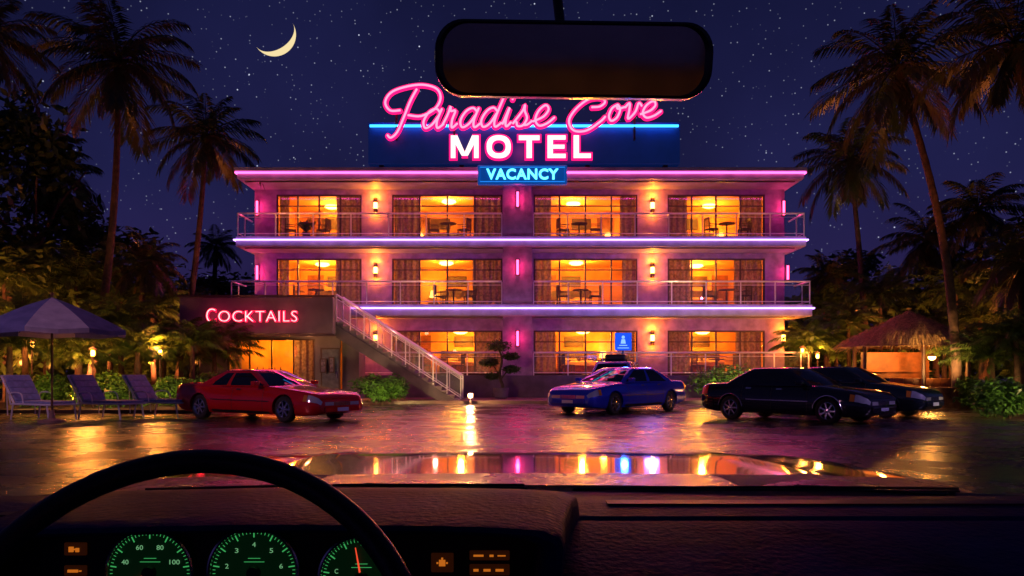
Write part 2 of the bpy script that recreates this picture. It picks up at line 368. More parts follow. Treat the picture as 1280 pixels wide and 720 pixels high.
def sconce(px,k,w=70):
    x=PX(px,YW); z=FL[k]+1.72
    o=MB().lathe([(.04,z-.36),(.09,z-.34),(.09,z-.14),(.05,z-.13)],(x,YW-.14,0),'z',14).lathe([(.05,z+.13),(.09,z+.14),(.09,z+.34),(.04,z+.36)],(x,YW-.14,0),'z',14).box(x-.03,x+.03,YW-.04,YW,z-.3,z+.3).build('wall_lamp',M['frame'],motel,smooth=True)
    MB().lathe([(.085,z-.13),(.085,z+.13)],(x,YW-.14,0),'z',14).build('lamp_glow',M['sconce'],o)
    plight((x,YW-.26,z+.42),(1,.25,.01),w,.06,parent=o); plight((x,YW-.26,z-.42),(1,.25,.01),w*.6,.06,parent=o)
for k in range(3):
    sconce(470,k); sconce(815,k)
sconce(978,0)
def tube(px,k,y,w=10):
    x=PX(px,y); z=FL[k]+1.62
    o=MB().box(x-.09,x+.09,y-.05,y,z-.36,z+.36).build('neon_fixture',M['frame'],motel)
    MB().tube([(x,y-.09,z-.32),(x,y-.09,z+.32)],.05,8).build('neon_tube',M['pinktube'],o)
    plight((x,y-.3,z),(1,.03,.16),w,.1,parent=o)
for k in range(3): tube(647,k,YF+.12,18)
tube(322,2,YW,24); tube(322,1,YW,24); tube(979,2,YW,24); tube(984,1,YW,20)
for k,(z,c,wt) in enumerate([(CL[0]-.05,(1,.05,.50),120),(CL[1]-.05,(.66,.06,.95),120),(CL[2]-.05,(.85,.05,.65),120)]):
    o=alight((.5,YF+.40,z),(R(14),0,0),24,.08,c,wt); o.parent=motel; o.location.y-=35
    MB().box(-11.8,12.5,YF+.34,YF+.46,z+.01,z+.045).build('fill_channel',M['frame'],motel)  # channel made up for the added magenta fill under each soffit
def railing(x0,x1,z,y=YF+.07,side=None):
    g=MB(); h=1.0
    g.tube([(x0,y,z+h),(x1,y,z+h)],.040,8); g.tube([(x0,y,z+.12),(x1,y,z+.12)],.018,6); g.tube([(x0,y,z+.84),(x1,y,z+.84)],.012,6)
    n=max(1,round((x1-x0)/1.55))
    for i in range(n+1):
        xx=x0+(x1-x0)*i/n; g.box(xx-.024,xx+.024,y-.02,y+.02,z,z+h-.02)
    if side is not None:
        g.tube([(side,y,z+h),(side,YW,z+h)],.040,8); g.tube([(side,y,z+.12),(side,YW,z+.12)],.018,6)
        for yy in (YF+1,): g.box(side-.025,side+.025,yy-.02,yy+.02,z,z+h-.02)
    o=g.build('railing',M['steel'],motel)
    p=MB()
    for i in range(n):
        a=x0+(x1-x0)*i/n+.05; b3=x0+(x1-x0)*(i+1)/n-.05
        p.quad((a,y,z+.14),(b3,y,z+.14),(b3,y,z+.82),(a,y,z+.82))
    p.build('glass_panel',M['railglass'],o)
railing(-12.02,-.45,FL[2],side=-12.02); railing(.95,12.80,FL[2],side=12.80)
railing(-12.30,-.45,FL[1],side=-12.30); railing(.95,13.05,FL[1],side=13.05)
railing(-6.5,-.45,FL[0]); railing(.95,13.0,FL[0],side=13.0)
MB().box(-4.9,6.4,35.4,38.5,10.16,10.9).build('parapet',M['annex'],motel)

# balcony furniture
def chair_proto():
    r=thing('balcony_chair','x','chair')
    s=MB().box(-.24,.24,-.24,.24,.42,.47); s.build('seat',M['wood'],r,world=False,bevel=.01)
    b=MB()
    b.box(-.24,-.2,.21,.25,.47,.95).box(.2,.24,.21,.25,.47,.95).box(-.2,.2,.22,.25,.86,.95)
    for i in range(4): b.box(-.15+i*.09,-.12+i*.09,.225,.245,.5,.86)
    b.build('backrest',M['wood'],r,world=False)
    for sx in (-1,1):
        for sy in (-1,1): MB().box(sx*.21-.02,sx*.21+.02,sy*.21-.02,sy*.21+.02,0,.42).build('leg',M['wood'],r,world=False)
        MB().box(sx*.24-.02,sx*.24+.02,-.22,.21,.64,.67).build('armrest',M['wood'],r,world=False)
    return r
def table_proto():
    r=thing('balcony_table','x','table')
    MB().lathe([(.36,.70),(.38,.715),(.36,.74)],(0,0,0),'z',20).build('table_top',M['wood'],r,world=False)
    MB().lathe([(.24,0),(.22,.03),(.04,.05),(.035,.70)],(0,0,0),'z',12).build('pedestal',M['frame'],r,world=False)
    return r
cp=chair_proto(); tp=table_proto(); first=[True,True]
fn=['ground floor','middle floor','top floor']; bn=['leftmost bay','second bay from left','third bay from left','rightmost bay']
for k in range(3):
    for j,(x0,x1) in enumerate(WX):
        if k==0 and j==0: continue
        xc=(x0+x1)/2+rnd.uniform(-.4,.4); z=FL[k]+.002
        t=tp if first[0] else copy_tree(tp); first[0]=False
        t.location=(xc,36.0,z); t['label']=f'round dark table on the {fn[k]} balcony of the {bn[j]}'; t['group']='balcony tables'
        for s,nm in ((-1,'left'),(1,'right')):
            c=cp if first[1] else copy_tree(cp); first[1]=False
            c.location=(xc+s*rnd.uniform(.62,.8),36.0+rnd.uniform(-.1,.2),z); c.rotation_euler.z=-s*PI/2+rnd.uniform(-.4,.4)
            c['label']=f'dark slatted chair {nm} of the table, {fn[k]} balcony, {bn[j]}'; c['group']='balcony chairs'

# ---------------------------------------------------------------- leaf helper
def leafcloud(mb, c, rad, n, size, r, flat=.8):
    for i in range(n):
        d=Vector((r.gauss(0,1),r.gauss(0,1),r.gauss(0,1))).normalized()*(r.random()**.4)
        p=Vector(c)+Vector((d.x*rad,d.y*rad,d.z*rad*flat))
        u=Vector((r.uniform(-1,1),r.uniform(-1,1),r.uniform(-.7,.4))).normalized(); v=u.cross(Vector((r.uniform(-1,1),r.uniform(-1,1),1))).normalized()
        s=size*r.uniform(.6,1.3)
        mb.quad(p,p+u*s*.5+v*s*.22,p+u*s,p+u*s*.5-v*s*.22)
# ---------------------------------------------------------------- roof sign
sign=thing('roof_sign','big rooftop neon sign, pink script above white block letters on a navy panel','sign',(.5,35,10.16))
MB().box(-6.25,7.30,34.75,35.35,10.28,12.10).build('sign_panel',M['navy'],sign,bevel=.03)
MB().box(-5.8,-5.6,34.9,35.3,10.16,10.28).box(6.6,6.8,34.9,35.3,10.16,10.28).box(-2.3,-2.1,34.9,35.3,10.16,10.28).box(3.2,3.4,34.9,35.3,10.16,10.28).build('sign_foot',M['frame'],sign)
MB().tube([(-6.15,34.62,11.90),(7.20,34.62,11.90)],.055,8).build('blue_neon_strip',M['cyan'],sign)
o=alight((.5,34.52,11.90),(R(90),0,0),13,.1,(.02,.25,1),36)
SY=34.45
def lp_(px,py): return ((px-640)/F*SY, SY, PZ(py,SY))
glyph={
'a':[[(.95,.80),(.65,1.0),(.25,.82),(.03,.35),(.22,.0),(.6,.18),(.88,.6)],[(1.0,.98),(.86,.35),(.98,.0),(1.3,.2)]],
'r':[[(-.05,.15),(.2,.7),(.28,1.1),(.38,.86),(.72,.88),(.62,.4),(.72,.0),(1.05,.2)]],
'd':[[(.92,.80),(.62,1.0),(.25,.82),(.03,.35),(.22,.0),(.6,.18),(.9,.7)],[(1.22,1.85),(1.02,1.1),(.86,.35),(.98,.0),(1.3,.2)]],
'i':[[(-.05,.15),(.25,.98),(.14,.35),(.28,.0),(.6,.2)],[(.34,1.42),(.37,1.5)]],
's':[[(-.1,.15),(.38,.8),(.45,1.1),(.52,.8),(.78,.42),(.62,.05),(.25,.0),(.12,.2)],[(.62,.05),(.9,.08),(1.15,.25)]],
'e':[[(-.05,.22),(.5,.45),(.72,.8),(.5,1.02),(.15,.75),(.05,.3),(.35,.0),(.8,.12),(1.15,.4)]],
'o':[[(.55,1.0),(.15,.78),(.05,.3),(.35,.0),(.75,.2),(.85,.7),(.55,1.0),(.62,.75),(1.15,.85)]],
'v':[[(-.05,.75),(.18,1.0),(.28,.6),(.35,.02),(.75,.45),(.85,1.0),(1.1,.85)]],
}
strokes=[]
strokes.append([(521,113),(513,128),(505,148),(497,166),(489,173),(485,170)])
strokes.append([(500,139),(488,139),(482,129),(489,117),(506,110),(528,107),(546,112),(551,124),(544,137),(527,146),(511,145)])
for ch,x0,wd,b0,xh in [('a',529,20,161,24),('r',555,16,160.5,24),('a',575,20,160,24),('d',601,20,159.5,24),('i',630,15,159,24),('s',644,18,158.5,24),('e',668,21,158,25)]:
    for st in glyph[ch]: strokes.append([(x0+wd*u+(v-.3)*5, b0-xh*v) for u,v in st])
strokes.append([(740,135),(750,134),(756,128),(749,123),(734,126),(719,138),(711,152),(717,164),(733,164),(750,153),(756,147)])
for ch,x0,wd,b0,xh in [('o',760,15,152,20),('v',780,17,150,20),('e',802,20,148,20)]:
    for st in glyph[ch]: strokes.append([(x0+wd*u+(v-.3)*5, b0-xh*v) for u,v in st])
outer=MB(); inner=MB()
for st in strokes:
    P=crm([lp_(*p) for p in st],5)
    outer.tube(P,.122,10); 
    for e_ in (P[0],P[-1]): outer.ball(e_,.121,6)
    P2=[p+Vector((0,-.095,0)) for p in P]
    inner.tube(P2,.052,8)
    for e_ in (P2[0],P2[-1]): inner.ball(e_,.051,5)
so=outer.build('script_lettering',M['neonrim'],sign,smooth=True)
inner.build('lettering_tube',M['neoncore'],so,smooth=True)
fr=MB()
for x in (-5.0,-2.5,2.5,5.3): fr.box(x-.04,x+.04,34.58,34.74,11.3,12.6)
fr.build('letter_bracket',M['frame'],sign)
def block_word(mb,x0,x1,z0,z1,y,depth,gr):
    H=z1-z0; t=.27*H; tz=.23*H; k=[0]
    wds={'M':1.30,'O':1.14,'T':.98,'E':.86,'L':.82}; gap=.32
    tot=sum(wds.values())+gap*4; s=(x1-x0)/tot; x=x0
    def pr(poly):
        k[0]+=1; cx=sum(p[0] for p in poly)/len(poly); cz=sum(p[1] for p in poly)/len(poly)
        mb.prism([(p[0]+(gr if p[0]>cx else -gr),p[1]+(gr if p[1]>cz else -gr)) for p in poly],y-depth-.002*k[0],y+.0007*k[0])
    rc=lambda a,b,c,d: pr([(a,c),(b,c),(b,d),(a,d)])
    for ch in 'MOTEL':
        w_=wds[ch]*s; a,b_=x,x+w_
        if ch=='M':
            rc(a,a+t*.88,z0,z1); rc(b_-t*.88,b_,z0,z1); m=(a+b_)/2
            pr([(a,z1),(a+t*1.05,z1),(m+t*.30,z0+H*.10),(m-t*.42,z0+H*.10)]); pr([(b_-t*1.05,z1),(b_,z1),(m+t*.42,z0+H*.10),(m-t*.30,z0+H*.10)])
        elif ch=='O':
            n=36; base=len(mb.v); cx,cz=(a+b_)/2,(z0+z1)/2
            for yy in (y-depth,y):
                for (rx,rz) in ((w_/2+gr,H/2+gr+.01),(w_/2-t*.98-gr,H/2-tz-gr)):
                    for i in range(n):
                        an=2*PI*i/n; c_,s_=math.cos(an),math.sin(an); mb.v.append((cx+rx*abs(c_)**.85*(1 if c_>0 else -1),yy,cz+rz*abs(s_)**.85*(1 if s_>0 else -1)))
            for i in range(n):
                j=(i+1)%n; o0,i0,o1,i1=base,base+n,base+2*n,base+3*n
                mb.face((o0+i,o0+j,i0+j,i0+i)); mb.face((o1+j,o1+i,i1+i,i1+j)); mb.face((o0+j,o0+i,o1+i,o1+j)); mb.face((i0+i,i0+j,i1+j,i1+i))
        elif ch=='T':
            rc(a,b_,z1-tz,z1); rc((a+b_)/2-t*.5,(a+b_)/2+t*.5,z0,z1-tz*.5)
        elif ch=='E':
            rc(a,a+t,z0,z1); rc(a+t*.5,b_,z1-tz*.9,z1); rc(a+t*.5,b_,z0,z0+tz*.9); rc(a+t*.5,b_-.05*s,z0+H/2-tz*.42,z0+H/2+tz*.42)
        else:
            rc(a,a+t,z0,z1); rc(a+t*.5,b_,z0,z0+tz*.95)
        x+=w_+gap*s
z0,z1=PZ(198,34.6),PZ(169,34.6)
t=MB(); block_word(t,PX(563,34.6),PX(739,34.6),z0,z1,34.74,.10,.06); mo=t.build('block_lettering',M['neonrim'],sign)
t=MB(); block_word(t,PX(563,34.6),PX(739,34.6),z0,z1,34.62,.06,-.02); t.build('lettering_face',M['whitecore'],mo)
plight((.4,34.2,10.9),(1,.04,.2),26,.4); plight((-1.6,34.2,10.9),(1,.04,.2),22,.4); plight((2.4,34.2,10.9),(1,.04,.2),22,.4)
vac=thing('vacancy_sign','small blue box sign with glowing cyan VACANCY letters on the roof edge','sign',(.44,34.6,9.4))
Y=34.4; MB().box(PX(597,Y),PX(709,Y),Y,Y+.32,PZ(230,Y),PZ(206,Y)).build('sign_box',M['bluepanel'],vac,bevel=.04)
MB().tube([(PX(600,Y),Y-.01,PZ(227,Y)),(PX(706,Y),Y-.01,PZ(227,Y)),(PX(706,Y),Y-.01,PZ(209,Y)),(PX(600,Y),Y-.01,PZ(209,Y))],.022,6,closed=True).build('sign_border',emis('border_blue',(.02,.25,.9),1.0),vac)
t=MB(); text_geo(t,'VACANCY',PX(608,Y),PX(698,Y),PZ(224.5,Y),PZ(211,Y),Y-.005,.05,.028,1.1); t.build('sign_lettering',M['cyantext'],vac)

# ---------------------------------------------------------------- cocktail bar annex
YA=31.5
ann=thing('bar_annex','low grey bar annex with a flat projecting canopy and lit window','bar',(-10,YA,0))
MB().box(-13.1,-7.05,YA,34.98,2.75,4.19).build('canopy',M['annex'],ann,bevel=.03)
MB().box(-13.16,-6.99,YA-.05,YA+.06,4.20,4.28).box(-13.16,-6.99,YA-.05,YA+.06,2.66,2.74).build('canopy_trim',M['frame'],ann)
ax0,ax1=PX(284,33),PX(394,33)
wl=MB().box(-12.9,ax0,33,33.2,0,2.74).box(ax0,ax1,33,33.2,2.62,2.74).box(ax0,ax1,33,33.2,0,.45).box(ax1,-7.9,33,33.2,0,2.74).box(-7.1,-6.4,33.45,33.65,0,2.74).box(-7.9,-7.1,33,33.2,2.25,2.74).box(-12.9,-12.7,33.2,36.9,0,2.74).box(-6.6,-6.4,33.65,34.88,0,2.74)
wl.build('wall',M['annex'],ann)
f=MB().box(ax0,ax0+.06,33.03,33.13,.45,2.62).box(ax1-.06,ax1,33.03,33.13,.45,2.62).box(ax0+.06,ax1-.06,33.03,33.13,2.56,2.62).box(ax0+.06,ax1-.06,33.03,33.13,.45,.51)
for i in range(1,4):
    xx=ax0+(ax1-ax0)*i/4; f.box(xx-.025,xx+.025,33.04,33.12,.51,2.56)
W=f.build('window',M['frame'],ann); MB().quad((ax0,33.08,.5),(ax1,33.08,.5),(ax1,33.08,2.58),(ax0,33.08,2.58)).build('pane',M['glass'],W)
for a,b3 in ((ax0+.05,ax0+.5),(ax1-.9,ax1-.05)):
    c=MB(); curtain(c,a,b3,33.3,.46,2.65); c.build('curtain',M['curtain'],W,smooth=True)
rm=MB(); rm.quad((-12.65,34.85,0.1),(-6.65,34.85,0.1),(-6.65,34.85,2.7),(-12.65,34.85,2.7)); rm.quad((-12.65,33.21,2.7),(-6.65,33.21,2.7),(-6.65,34.85,2.7),(-12.65,34.85,2.7)); rm.quad((-12.65,33.21,.11),(-6.65,33.21,.11),(-6.65,34.85,.11),(-12.65,34.85,.11))
room=rm.build('room',M['roomwall'],ann)
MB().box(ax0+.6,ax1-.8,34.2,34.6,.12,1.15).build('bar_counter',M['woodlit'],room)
for i in range(5): MB().lathe([(.03,1.16),(.04,1.20),(.04,1.36),(.015,1.42),(.015,1.48)],(ax0+.8+i*.25,34.4,0),'z',8).build('bottle',M['wood'],room,smooth=True)
plight((-9.4,33.9,2.3),ROOMC,110,.1,parent=room); plight((-11,33.9,2.3),ROOMC,90,.1,parent=room)
MB().box(-7.9,-7.84,33.03,33.13,0,2.25).box(-7.16,-7.1,33.03,33.13,0,2.25).box(-7.84,-7.16,33.03,33.13,2.19,2.25).build('door_frame',M['frame'],ann)
D_=MB().box(-7.84,-7.16,33.05,33.1,.02,2.19).build('door',M['doorgrey'],ann); MB().box(-7.26,-7.22,33.0,33.05,1.0,1.25).build('door_handle',M['chrome'],D_)
for i,(pa,pb,qa,qb) in enumerate([(400,408,448,466),(411,418,446,466)]):
    Y=32.9
    o=MB().box(PX(pa,Y),PX(pb,Y),Y,Y+.06,PZ(qb,Y),PZ(qa,Y)).build('menu_board',M['frame'],None)
    MB().box(PX(pa+1.5,Y),PX(pb-1.5,Y),Y-.01,Y,PZ(qb-1.5,Y),PZ(qa+1.5,Y)).build('board_face',mat('board_face%d'%i,(.22,.17,.26),.6,noise=.7,nscale=9),o)
    tag(o,['narrow menu board left of the grey bar door','menu board nearest the grey bar door'][i],'menu board','menu boards by the bar door')
plight((-8.2,32.3,2.5),(1,.35,.12),12,.08)  # added warm fill by the bar door, no fixture
ck=thing('cocktails_sign','red pink neon COCKTAILS lettering on the grey canopy front','sign',(-10,YA,3.2))
Y=YA-.01
t=MB(); text_geo(t,'C',PX(258,Y),PX(271,Y),PZ(404,Y),PZ(385,Y),Y,.07,.03); text_geo(t,'OCKTAILS',PX(273,Y),PX(373,Y),PZ(403,Y),PZ(388,Y),Y,.07,.026,1.05); 
a=t.build('lettering_rim',emis('red_neon_rim',(1,.008,.06),2.0),ck)
t=MB(); text_geo(t,'C',PX(259,Y),PX(270,Y),PZ(403,Y),PZ(386,Y),Y-.07,.03,-.02); text_geo(t,'OCKTAILS',PX(274,Y),PX(372,Y),PZ(402,Y),PZ(389,Y),Y-.07,.03,-.02,1.08)
t.build('lettering_tube',emis('red_neon_core',(1,.48,.46),2.0),a)
for x_ in (-11.6,-10.2,-8.8): plight((x_,31.10,3.45),(1,.03,.10),9,.25); plight((x_,29.2,2.2),(1,.02,.04),16,.3)
st=thing('outdoor_staircase','concrete outdoor staircase with pale metal railing descending from the bar roof','staircase',(-4.5,33,0))
n=19; xa,xb=-7.04,-2.05; Ya,Yb=32.0,33.4; HS=3.25
g=MB()
for i in range(n):
    x1_=xb-(xb-xa)*i/n; x0_=xb-(xb-xa)*(i+1)/n; zt=HS*(i+1)/n
    g.box(x0_,x1_+.03,Ya-.03,Yb+.03,zt-.05,zt); g.box(x0_+.02,x1_,Ya+.12,Yb-.12,max(0,zt-.42),zt-.05)
g.build('steps',M['stair'],st)
for ya in (Ya,Yb-.12):
    g=MB(); g.hexa([(xa+.0,ya,HS-.62),(xb-.75,ya,0),(xb-.75,ya+.12,0),(xa,ya+.12,HS-.62),(xa,ya,HS-.10),(xb-.05,ya,.0),(xb-.05,ya+.12,.0),(xa,ya+.12,HS-.10)])
    g.build('stringer',M['stairdark'],st)
zs=lambda x: HS*(xb-x)/(xb-xa)
for ya in (Ya+.06,Yb-.06):
    g=MB()
    for h,r_ in ((1.1,.045),(.22,.02),(.95,.014)): g.tube([(xa,ya,zs(xa)+h),(xb,ya,h)],r_,8)
    for i in range(10):
        x_=xa+(xb-xa)*i/9; g.box(x_-.022,x_+.022,ya-.02,ya+.02,max(0,zs(x_)+.02),zs(x_)+1.1)
    rl=g.build('railing',M['steel'],st)
    p=MB()
    for i in range(9):
        a=xa+(xb-xa)*i/9+.05; b3=xa+(xb-xa)*(i+1)/9-.05; p.quad((a,ya,zs(a)+.24),(b3,ya,zs(b3)+.24),(b3,ya,zs(b3)+.94),(a,ya,zs(a)+.94))
    p.build('glass_panel',M['railglass'],rl)
for t_ in (.2,.5,.8): plight((xa+(xb-xa)*t_,31.6,zs(xa+(xb-xa)*t_)+1.7),(1,.35,.25),11,.1)  # added fills along the stairs, no fixtures
Y=30.6; fl=thing('ground_floodlight','small blinding white floodlight on the ground at the foot of the stairs','lamp',(PX(588,Y),Y,0))
MB().box(-.10,.10,.02,.14,.24,.44).build('housing',M['frame'],fl,world=False); MB().ball((0,-.02,.34),.075,8).build('lens',emis('flood',(1,.72,.35),110),fl,world=False,smooth=True); MB().box(-.03,.03,.05,.09,.0,.24).build('post',M['frame'],fl,world=False)
plight((PX(588,Y),Y-.30,.4),(1,.55,.2),140,.08)
Y=33.9; bs=thing('blue_lit_sign','small glowing blue sign with a pale figure symbol on a post above the pavement','sign',(PX(779,Y),Y,.13))
MB().box(PX(769,Y),PX(789.5,Y),Y,Y+.1,PZ(438,Y),PZ(416,Y)).build('sign_box',emis('blue_face',(.012,.08,.80),1.2),bs)
g=MB(); c=PX(779,Y); 
g.box(c-.24,c+.24,Y-.02,Y-.004,PZ(435,Y)-.012,PZ(435,Y)+.018); g.box(c-.17,c+.17,Y-.02,Y-.004,PZ(431.5,Y)-.025,PZ(431.5,Y)+.01)
g.hexa([(c-.11,Y-.02,PZ(429.5,Y)),(c+.11,Y-.02,PZ(429.5,Y)),(c+.11,Y-.004,PZ(429.5,Y)),(c-.11,Y-.004,PZ(429.5,Y)),(c-.07,Y-.02,PZ(424,Y)),(c+.07,Y-.02,PZ(424,Y)),(c+.07,Y-.004,PZ(424,Y)),(c-.07,Y-.004,PZ(424,Y))])
g.ball((c,Y-.012,PZ(421.5,Y)),.07,5,(1,.15,1)); g.build('symbol',emis('sym',(.25,.5,1),1.3),bs)
MB().box(c-.04,c+.04,Y+.1,Y+.18,.13,PZ(416,Y)).build('post',M['frame'],bs)
plight((c,Y-.5,2.5),(.03,.15,1),90,.15); plight((c,26.9,2.1),(.02,.12,1),40,.25)  # second one is an added blue fill on the SUV

# ---------------------------------------------------------------- palms
def frond(mb, base, az, el, L_, droop, r, npair=38):
    p=Vector(base); pts=[p.copy()]; n=12; dirs=[]
    h=Vector((math.cos(az),math.sin(az),0)); sd=Vector((-math.sin(az),math.cos(az),0)); tw=r.uniform(-.35,.35)
    for i in range(n):
        a=el-droop*((i+.5)/n)**1.5; d=h*math.cos(a)+Vector((0,0,1))*math.sin(a); d=(d+sd*tw*.2*i/n).normalized(); dirs.append(d); p=p+d*L_/n; pts.append(p.copy())
    mb.tube(pts,[.035*(1-.85*i/n) for i in range(n+1)],4,cap=False)
    for k in range(npair):
        t=.12+.88*(k+r.random()*.5)/npair; f=min(t*n,n-.01); i=int(f); q=pts[i].lerp(pts[i+1],f-i); d=dirs[i]
        ll=L_*.29*(.30+.70*math.sin(PI*min(1,t*.85+.10)))*r.uniform(.75,1.15)
        for s in (-1,1):
            v=(sd*s*.75+d*(.35+.6*t)+Vector((0,0,-.12-.3*r.random()))).normalized(); tip=q+v*ll+Vector((0,0,-ll*.26)); mid=q+v*ll*.5
            wv=d.cross(v).cross(v).normalized()*.034
            mb.quad(q,mid+wv,tip,mid-wv)
def palm_crown(seed,rad,nf=26,minel=-40):
    r=random.Random(seed); mb=MB()
    for i in range(nf):
        az=i*2.399+r.uniform(-.25,.25); u=i/nf; el=R(78-(78-minel)*u+r.uniform(-9,9))
        frond(mb,(0,0,0),az,el,rad*r.uniform(.85,1.12)*(.85+.2*u),R(80-30*u)*r.uniform(.75,1.15),r)
    if minel<-10:
        for i in range(5):
            az=r.random()*6.28; frond(mb,(0,0,-.1),az,R(-62),rad*.62,R(22),r,20)
        for i in range(7): mb.ball((math.cos(i)*.2,math.sin(i)*.2,-.18),.12,4)
    return mb
crowns={}
def palm(label,base,top,rad,seed,group,tr=.125,curve=0,cat='palm tree',name='palm_tree',nf=26,minel=-40,lm='palm'):
    root=thing(name,label,cat,(base[0],base[1],0),0,group)
    B=Vector((0,0,0)); T=Vector((top[0]-base[0],top[1]-base[1],top[2])); pts=[];rs=[]; n=40
    for i in range(n+1):
        t=i/n; p=B.lerp(T,t)+Vector((curve*math.sin(PI*t),0,0)); pts.append(p)
        rs.append(tr*(1.35-.65*t+.6*max(0,.08-t)/.08)*(1+.07*(i%2)))
    MB().tube(pts,rs,10).build('trunk',M['bark'],root,world=False,smooth=True)
    key=(seed,nf,minel)
    if key not in crowns:
        o=palm_crown(seed,1.0*3,nf,minel).build('crown',M[lm],root,world=False); crowns[key]=o.data
    else:
        o=bpy.data.objects.new('crown',crowns[key]); col.objects.link(o); o.parent=root
    o.location=T; o.scale=(rad/3,)*3; o.rotation_euler.z=seed*1.3+base[0]
    return root
def pal(label,px,py,Y,rpx,bpx,seed,curve=0,group='tall palm trees',tr=.125,**k):
    return palm(label,(PX(bpx,Y),Y),(PX(px,Y),Y,PZ(py,Y)),rpx/F*Y,seed,group,tr,curve,**k)
pal('tall curved palm left of the motel, its crown highest on the left beneath the moon',148,75,30,112,108,1,.35)
pal('leaning palm between the tallest left palm and the motel',258,170,36,85,218,2,.2)
pal('small distant palm just left of the middle floor balconies',270,308,60,38,262,3,tr=.2)
pal('palm at the far left edge with its crown cut by the frame',-18,40,23,90,-24,4,.2,tr=.10)
pal('shaded palm behind the parasol with a low wide crown',60,215,38,80,48,3,.3)
pal('short palm behind the bar annex canopy',180,330,33,60,170,1)
pal('tall leaning palm right of the motel, trunk curving beside the thatched hut',1122,85,27.5,120,1198,2,.5)
pal('slim palm close to the right end of the motel',1062,198,38,84,1084,1,.15)
pal('huge palm at the top right corner cut by the frame',1268,52,22,130,1345,4,.3)
pal('palm in the right background behind the leaning palm',1222,262,40,75,1232,3)
pal('low palm behind the thatched hut roof',1160,300,42,70,1172,2)
pal('low palm in the gap between motel and hut',1035,345,45,48,1035,4)
pal('low palm at the right frame edge above the shrub',1278,330,30,85,1275,1)
for i,(px,py,Y,rp_,lb) in enumerate([(30,400,27,60,'bushy low palm at far left behind the parasol'),(150,405,29,60,'bushy low palm behind the middle lounger'),(225,425,31,45,'bushy low palm beside the bar annex'),(1060,405,36,50,'bushy low palm left behind the thatched hut'),(1225,400,33,60,'bushy low palm right behind the thatched hut'),(95,350,33,70,'broad bushy palm above the parasol top'),(1010,420,40,40,'small bushy palm at the right corner of the motel'),
   (190,385,34,55,'bushy palm high behind the rightmost lounger'),(5,350,31,60,'bushy palm at the left edge above the parasol'),(1100,370,38,55,'bushy palm rising behind the left side of the hut roof'),(1270,420,26,55,'bushy palm behind the large right shrub'),(1195,365,39,55,'bushy palm rising behind the right side of the hut roof'),(1030,385,44,45,'bushy palm between the motel and the slim palm')]):
    pal(lb,px,py,Y,rp_,px+3,5+i%2,group='low bushy palms',tr=.09,name='bushy_palm',nf=30,minel=-8,lm='frondgreen')
ordn=['first','second','third','fourth','fifth','sixth','seventh','eighth']
for side,lst in (('left',[(12,25.5),(58,28.5),(100,26.5),(138,30),(172,27.5),(205,31.5),(240,28.8),(268,31)]),('right',[(1012,36),(1045,38),(1085,37),(1180,34.5),(1210,30),(1240,27),(1272,30)])):
    for i,(px,Y) in enumerate(lst):
        pal(f'ground level clump of palm fronds, {ordn[i]} from the left in the {side} garden',px,432+8*(i%3),Y,52+8*(i%2),px,7+i%2,group='ground level palm clumps',tr=.10,name='palm_clump',nf=34,minel=4,cat='plant',lm='frondgreen')
def tree_mesh(seed):
    r=random.Random(seed); mb=MB()
    for i in range(30):
        a=r.random()*2*PI; rr=r.random()**.6*2.6; z=r.uniform(.9,7.0); rr*=math.sin(PI*min(1,max(.3,(z+.2)/8.2)))
        leafcloud(mb,(rr*math.cos(a),rr*math.sin(a),z),r.uniform(.6,1.15),125,.40,r)
    tk=MB(); tk.tube([(0,0,0),(.1,.05,1.5),(-.05,0,3),(.1,0,5)],[.22,.17,.13,.05],8)
    for i in range(6):
        a=i*1.05; tk.tube([(0,0,1.8+i*.35),(math.cos(a)*.8,math.sin(a)*.8,2.9+i*.4),(math.cos(a)*1.7,math.sin(a)*1.7,3.7+i*.4)],[.09,.06,.02],6)
    return mb,tk
tp_=[None,None,None]
spots=[(42,118,36,1),(62,260,45,2),(165,290,40,0),(12,260,33,2),(110,270,50,1),(200,320,38,2),(245,345,46,0),(290,340,54,1),
       (1020,350,55,0),(1060,310,54,1),(1105,330,46,2),(1150,340,43,0),(1195,310,50,1),(1240,320,42,2),(1290,260,38,0),(1000,380,50,2)]
spots.sort()
for i,(px,py,Y,vv) in enumerate(spots):
    side='left' if px<640 else 'right'; o_=ordn[i%8]
    root=thing('leafy_tree',f'dark leafy tree, {o_} from the left among trees {side} of the motel','tree',(PX(px,Y),Y,0),i*1.1,'dark leafy trees')
    if tp_[vv] is None:
        c,tk=tree_mesh(10+vv); a=c.build('crown',M['leaf'],root,world=False); b3=tk.build('trunk',M['bark'],root,world=False,smooth=True); tp_[vv]=(a.data,b3.data)
    else:
        for nm,d in zip(('crown','trunk'),tp_[vv]):
            o=bpy.data.objects.new(nm,d); col.objects.link(o); o.parent=root
    s=PZ(py,Y)/7.6; w_=min(s*1.3,1.25) if px>300 or py>200 else s*.75; root.scale=(w_,w_,s)
g=MB(); r=random.Random(77)
for i in range(90):
    x=-75+i*1.7
    if -14<x<15: continue
    leafcloud(g,(x,66+r.uniform(-3,3),r.uniform(1,3.5)),r.uniform(2,3.2),90,1.0,r)
    leafcloud(g,(x,66+r.uniform(-3,3),r.uniform(4,7.5)),r.uniform(1.2,2.4),60,.9,r)
tag(g.build('distant_trees',M['leaf']),'dark belt of distant trees behind the motel grounds','trees',kind='stuff')
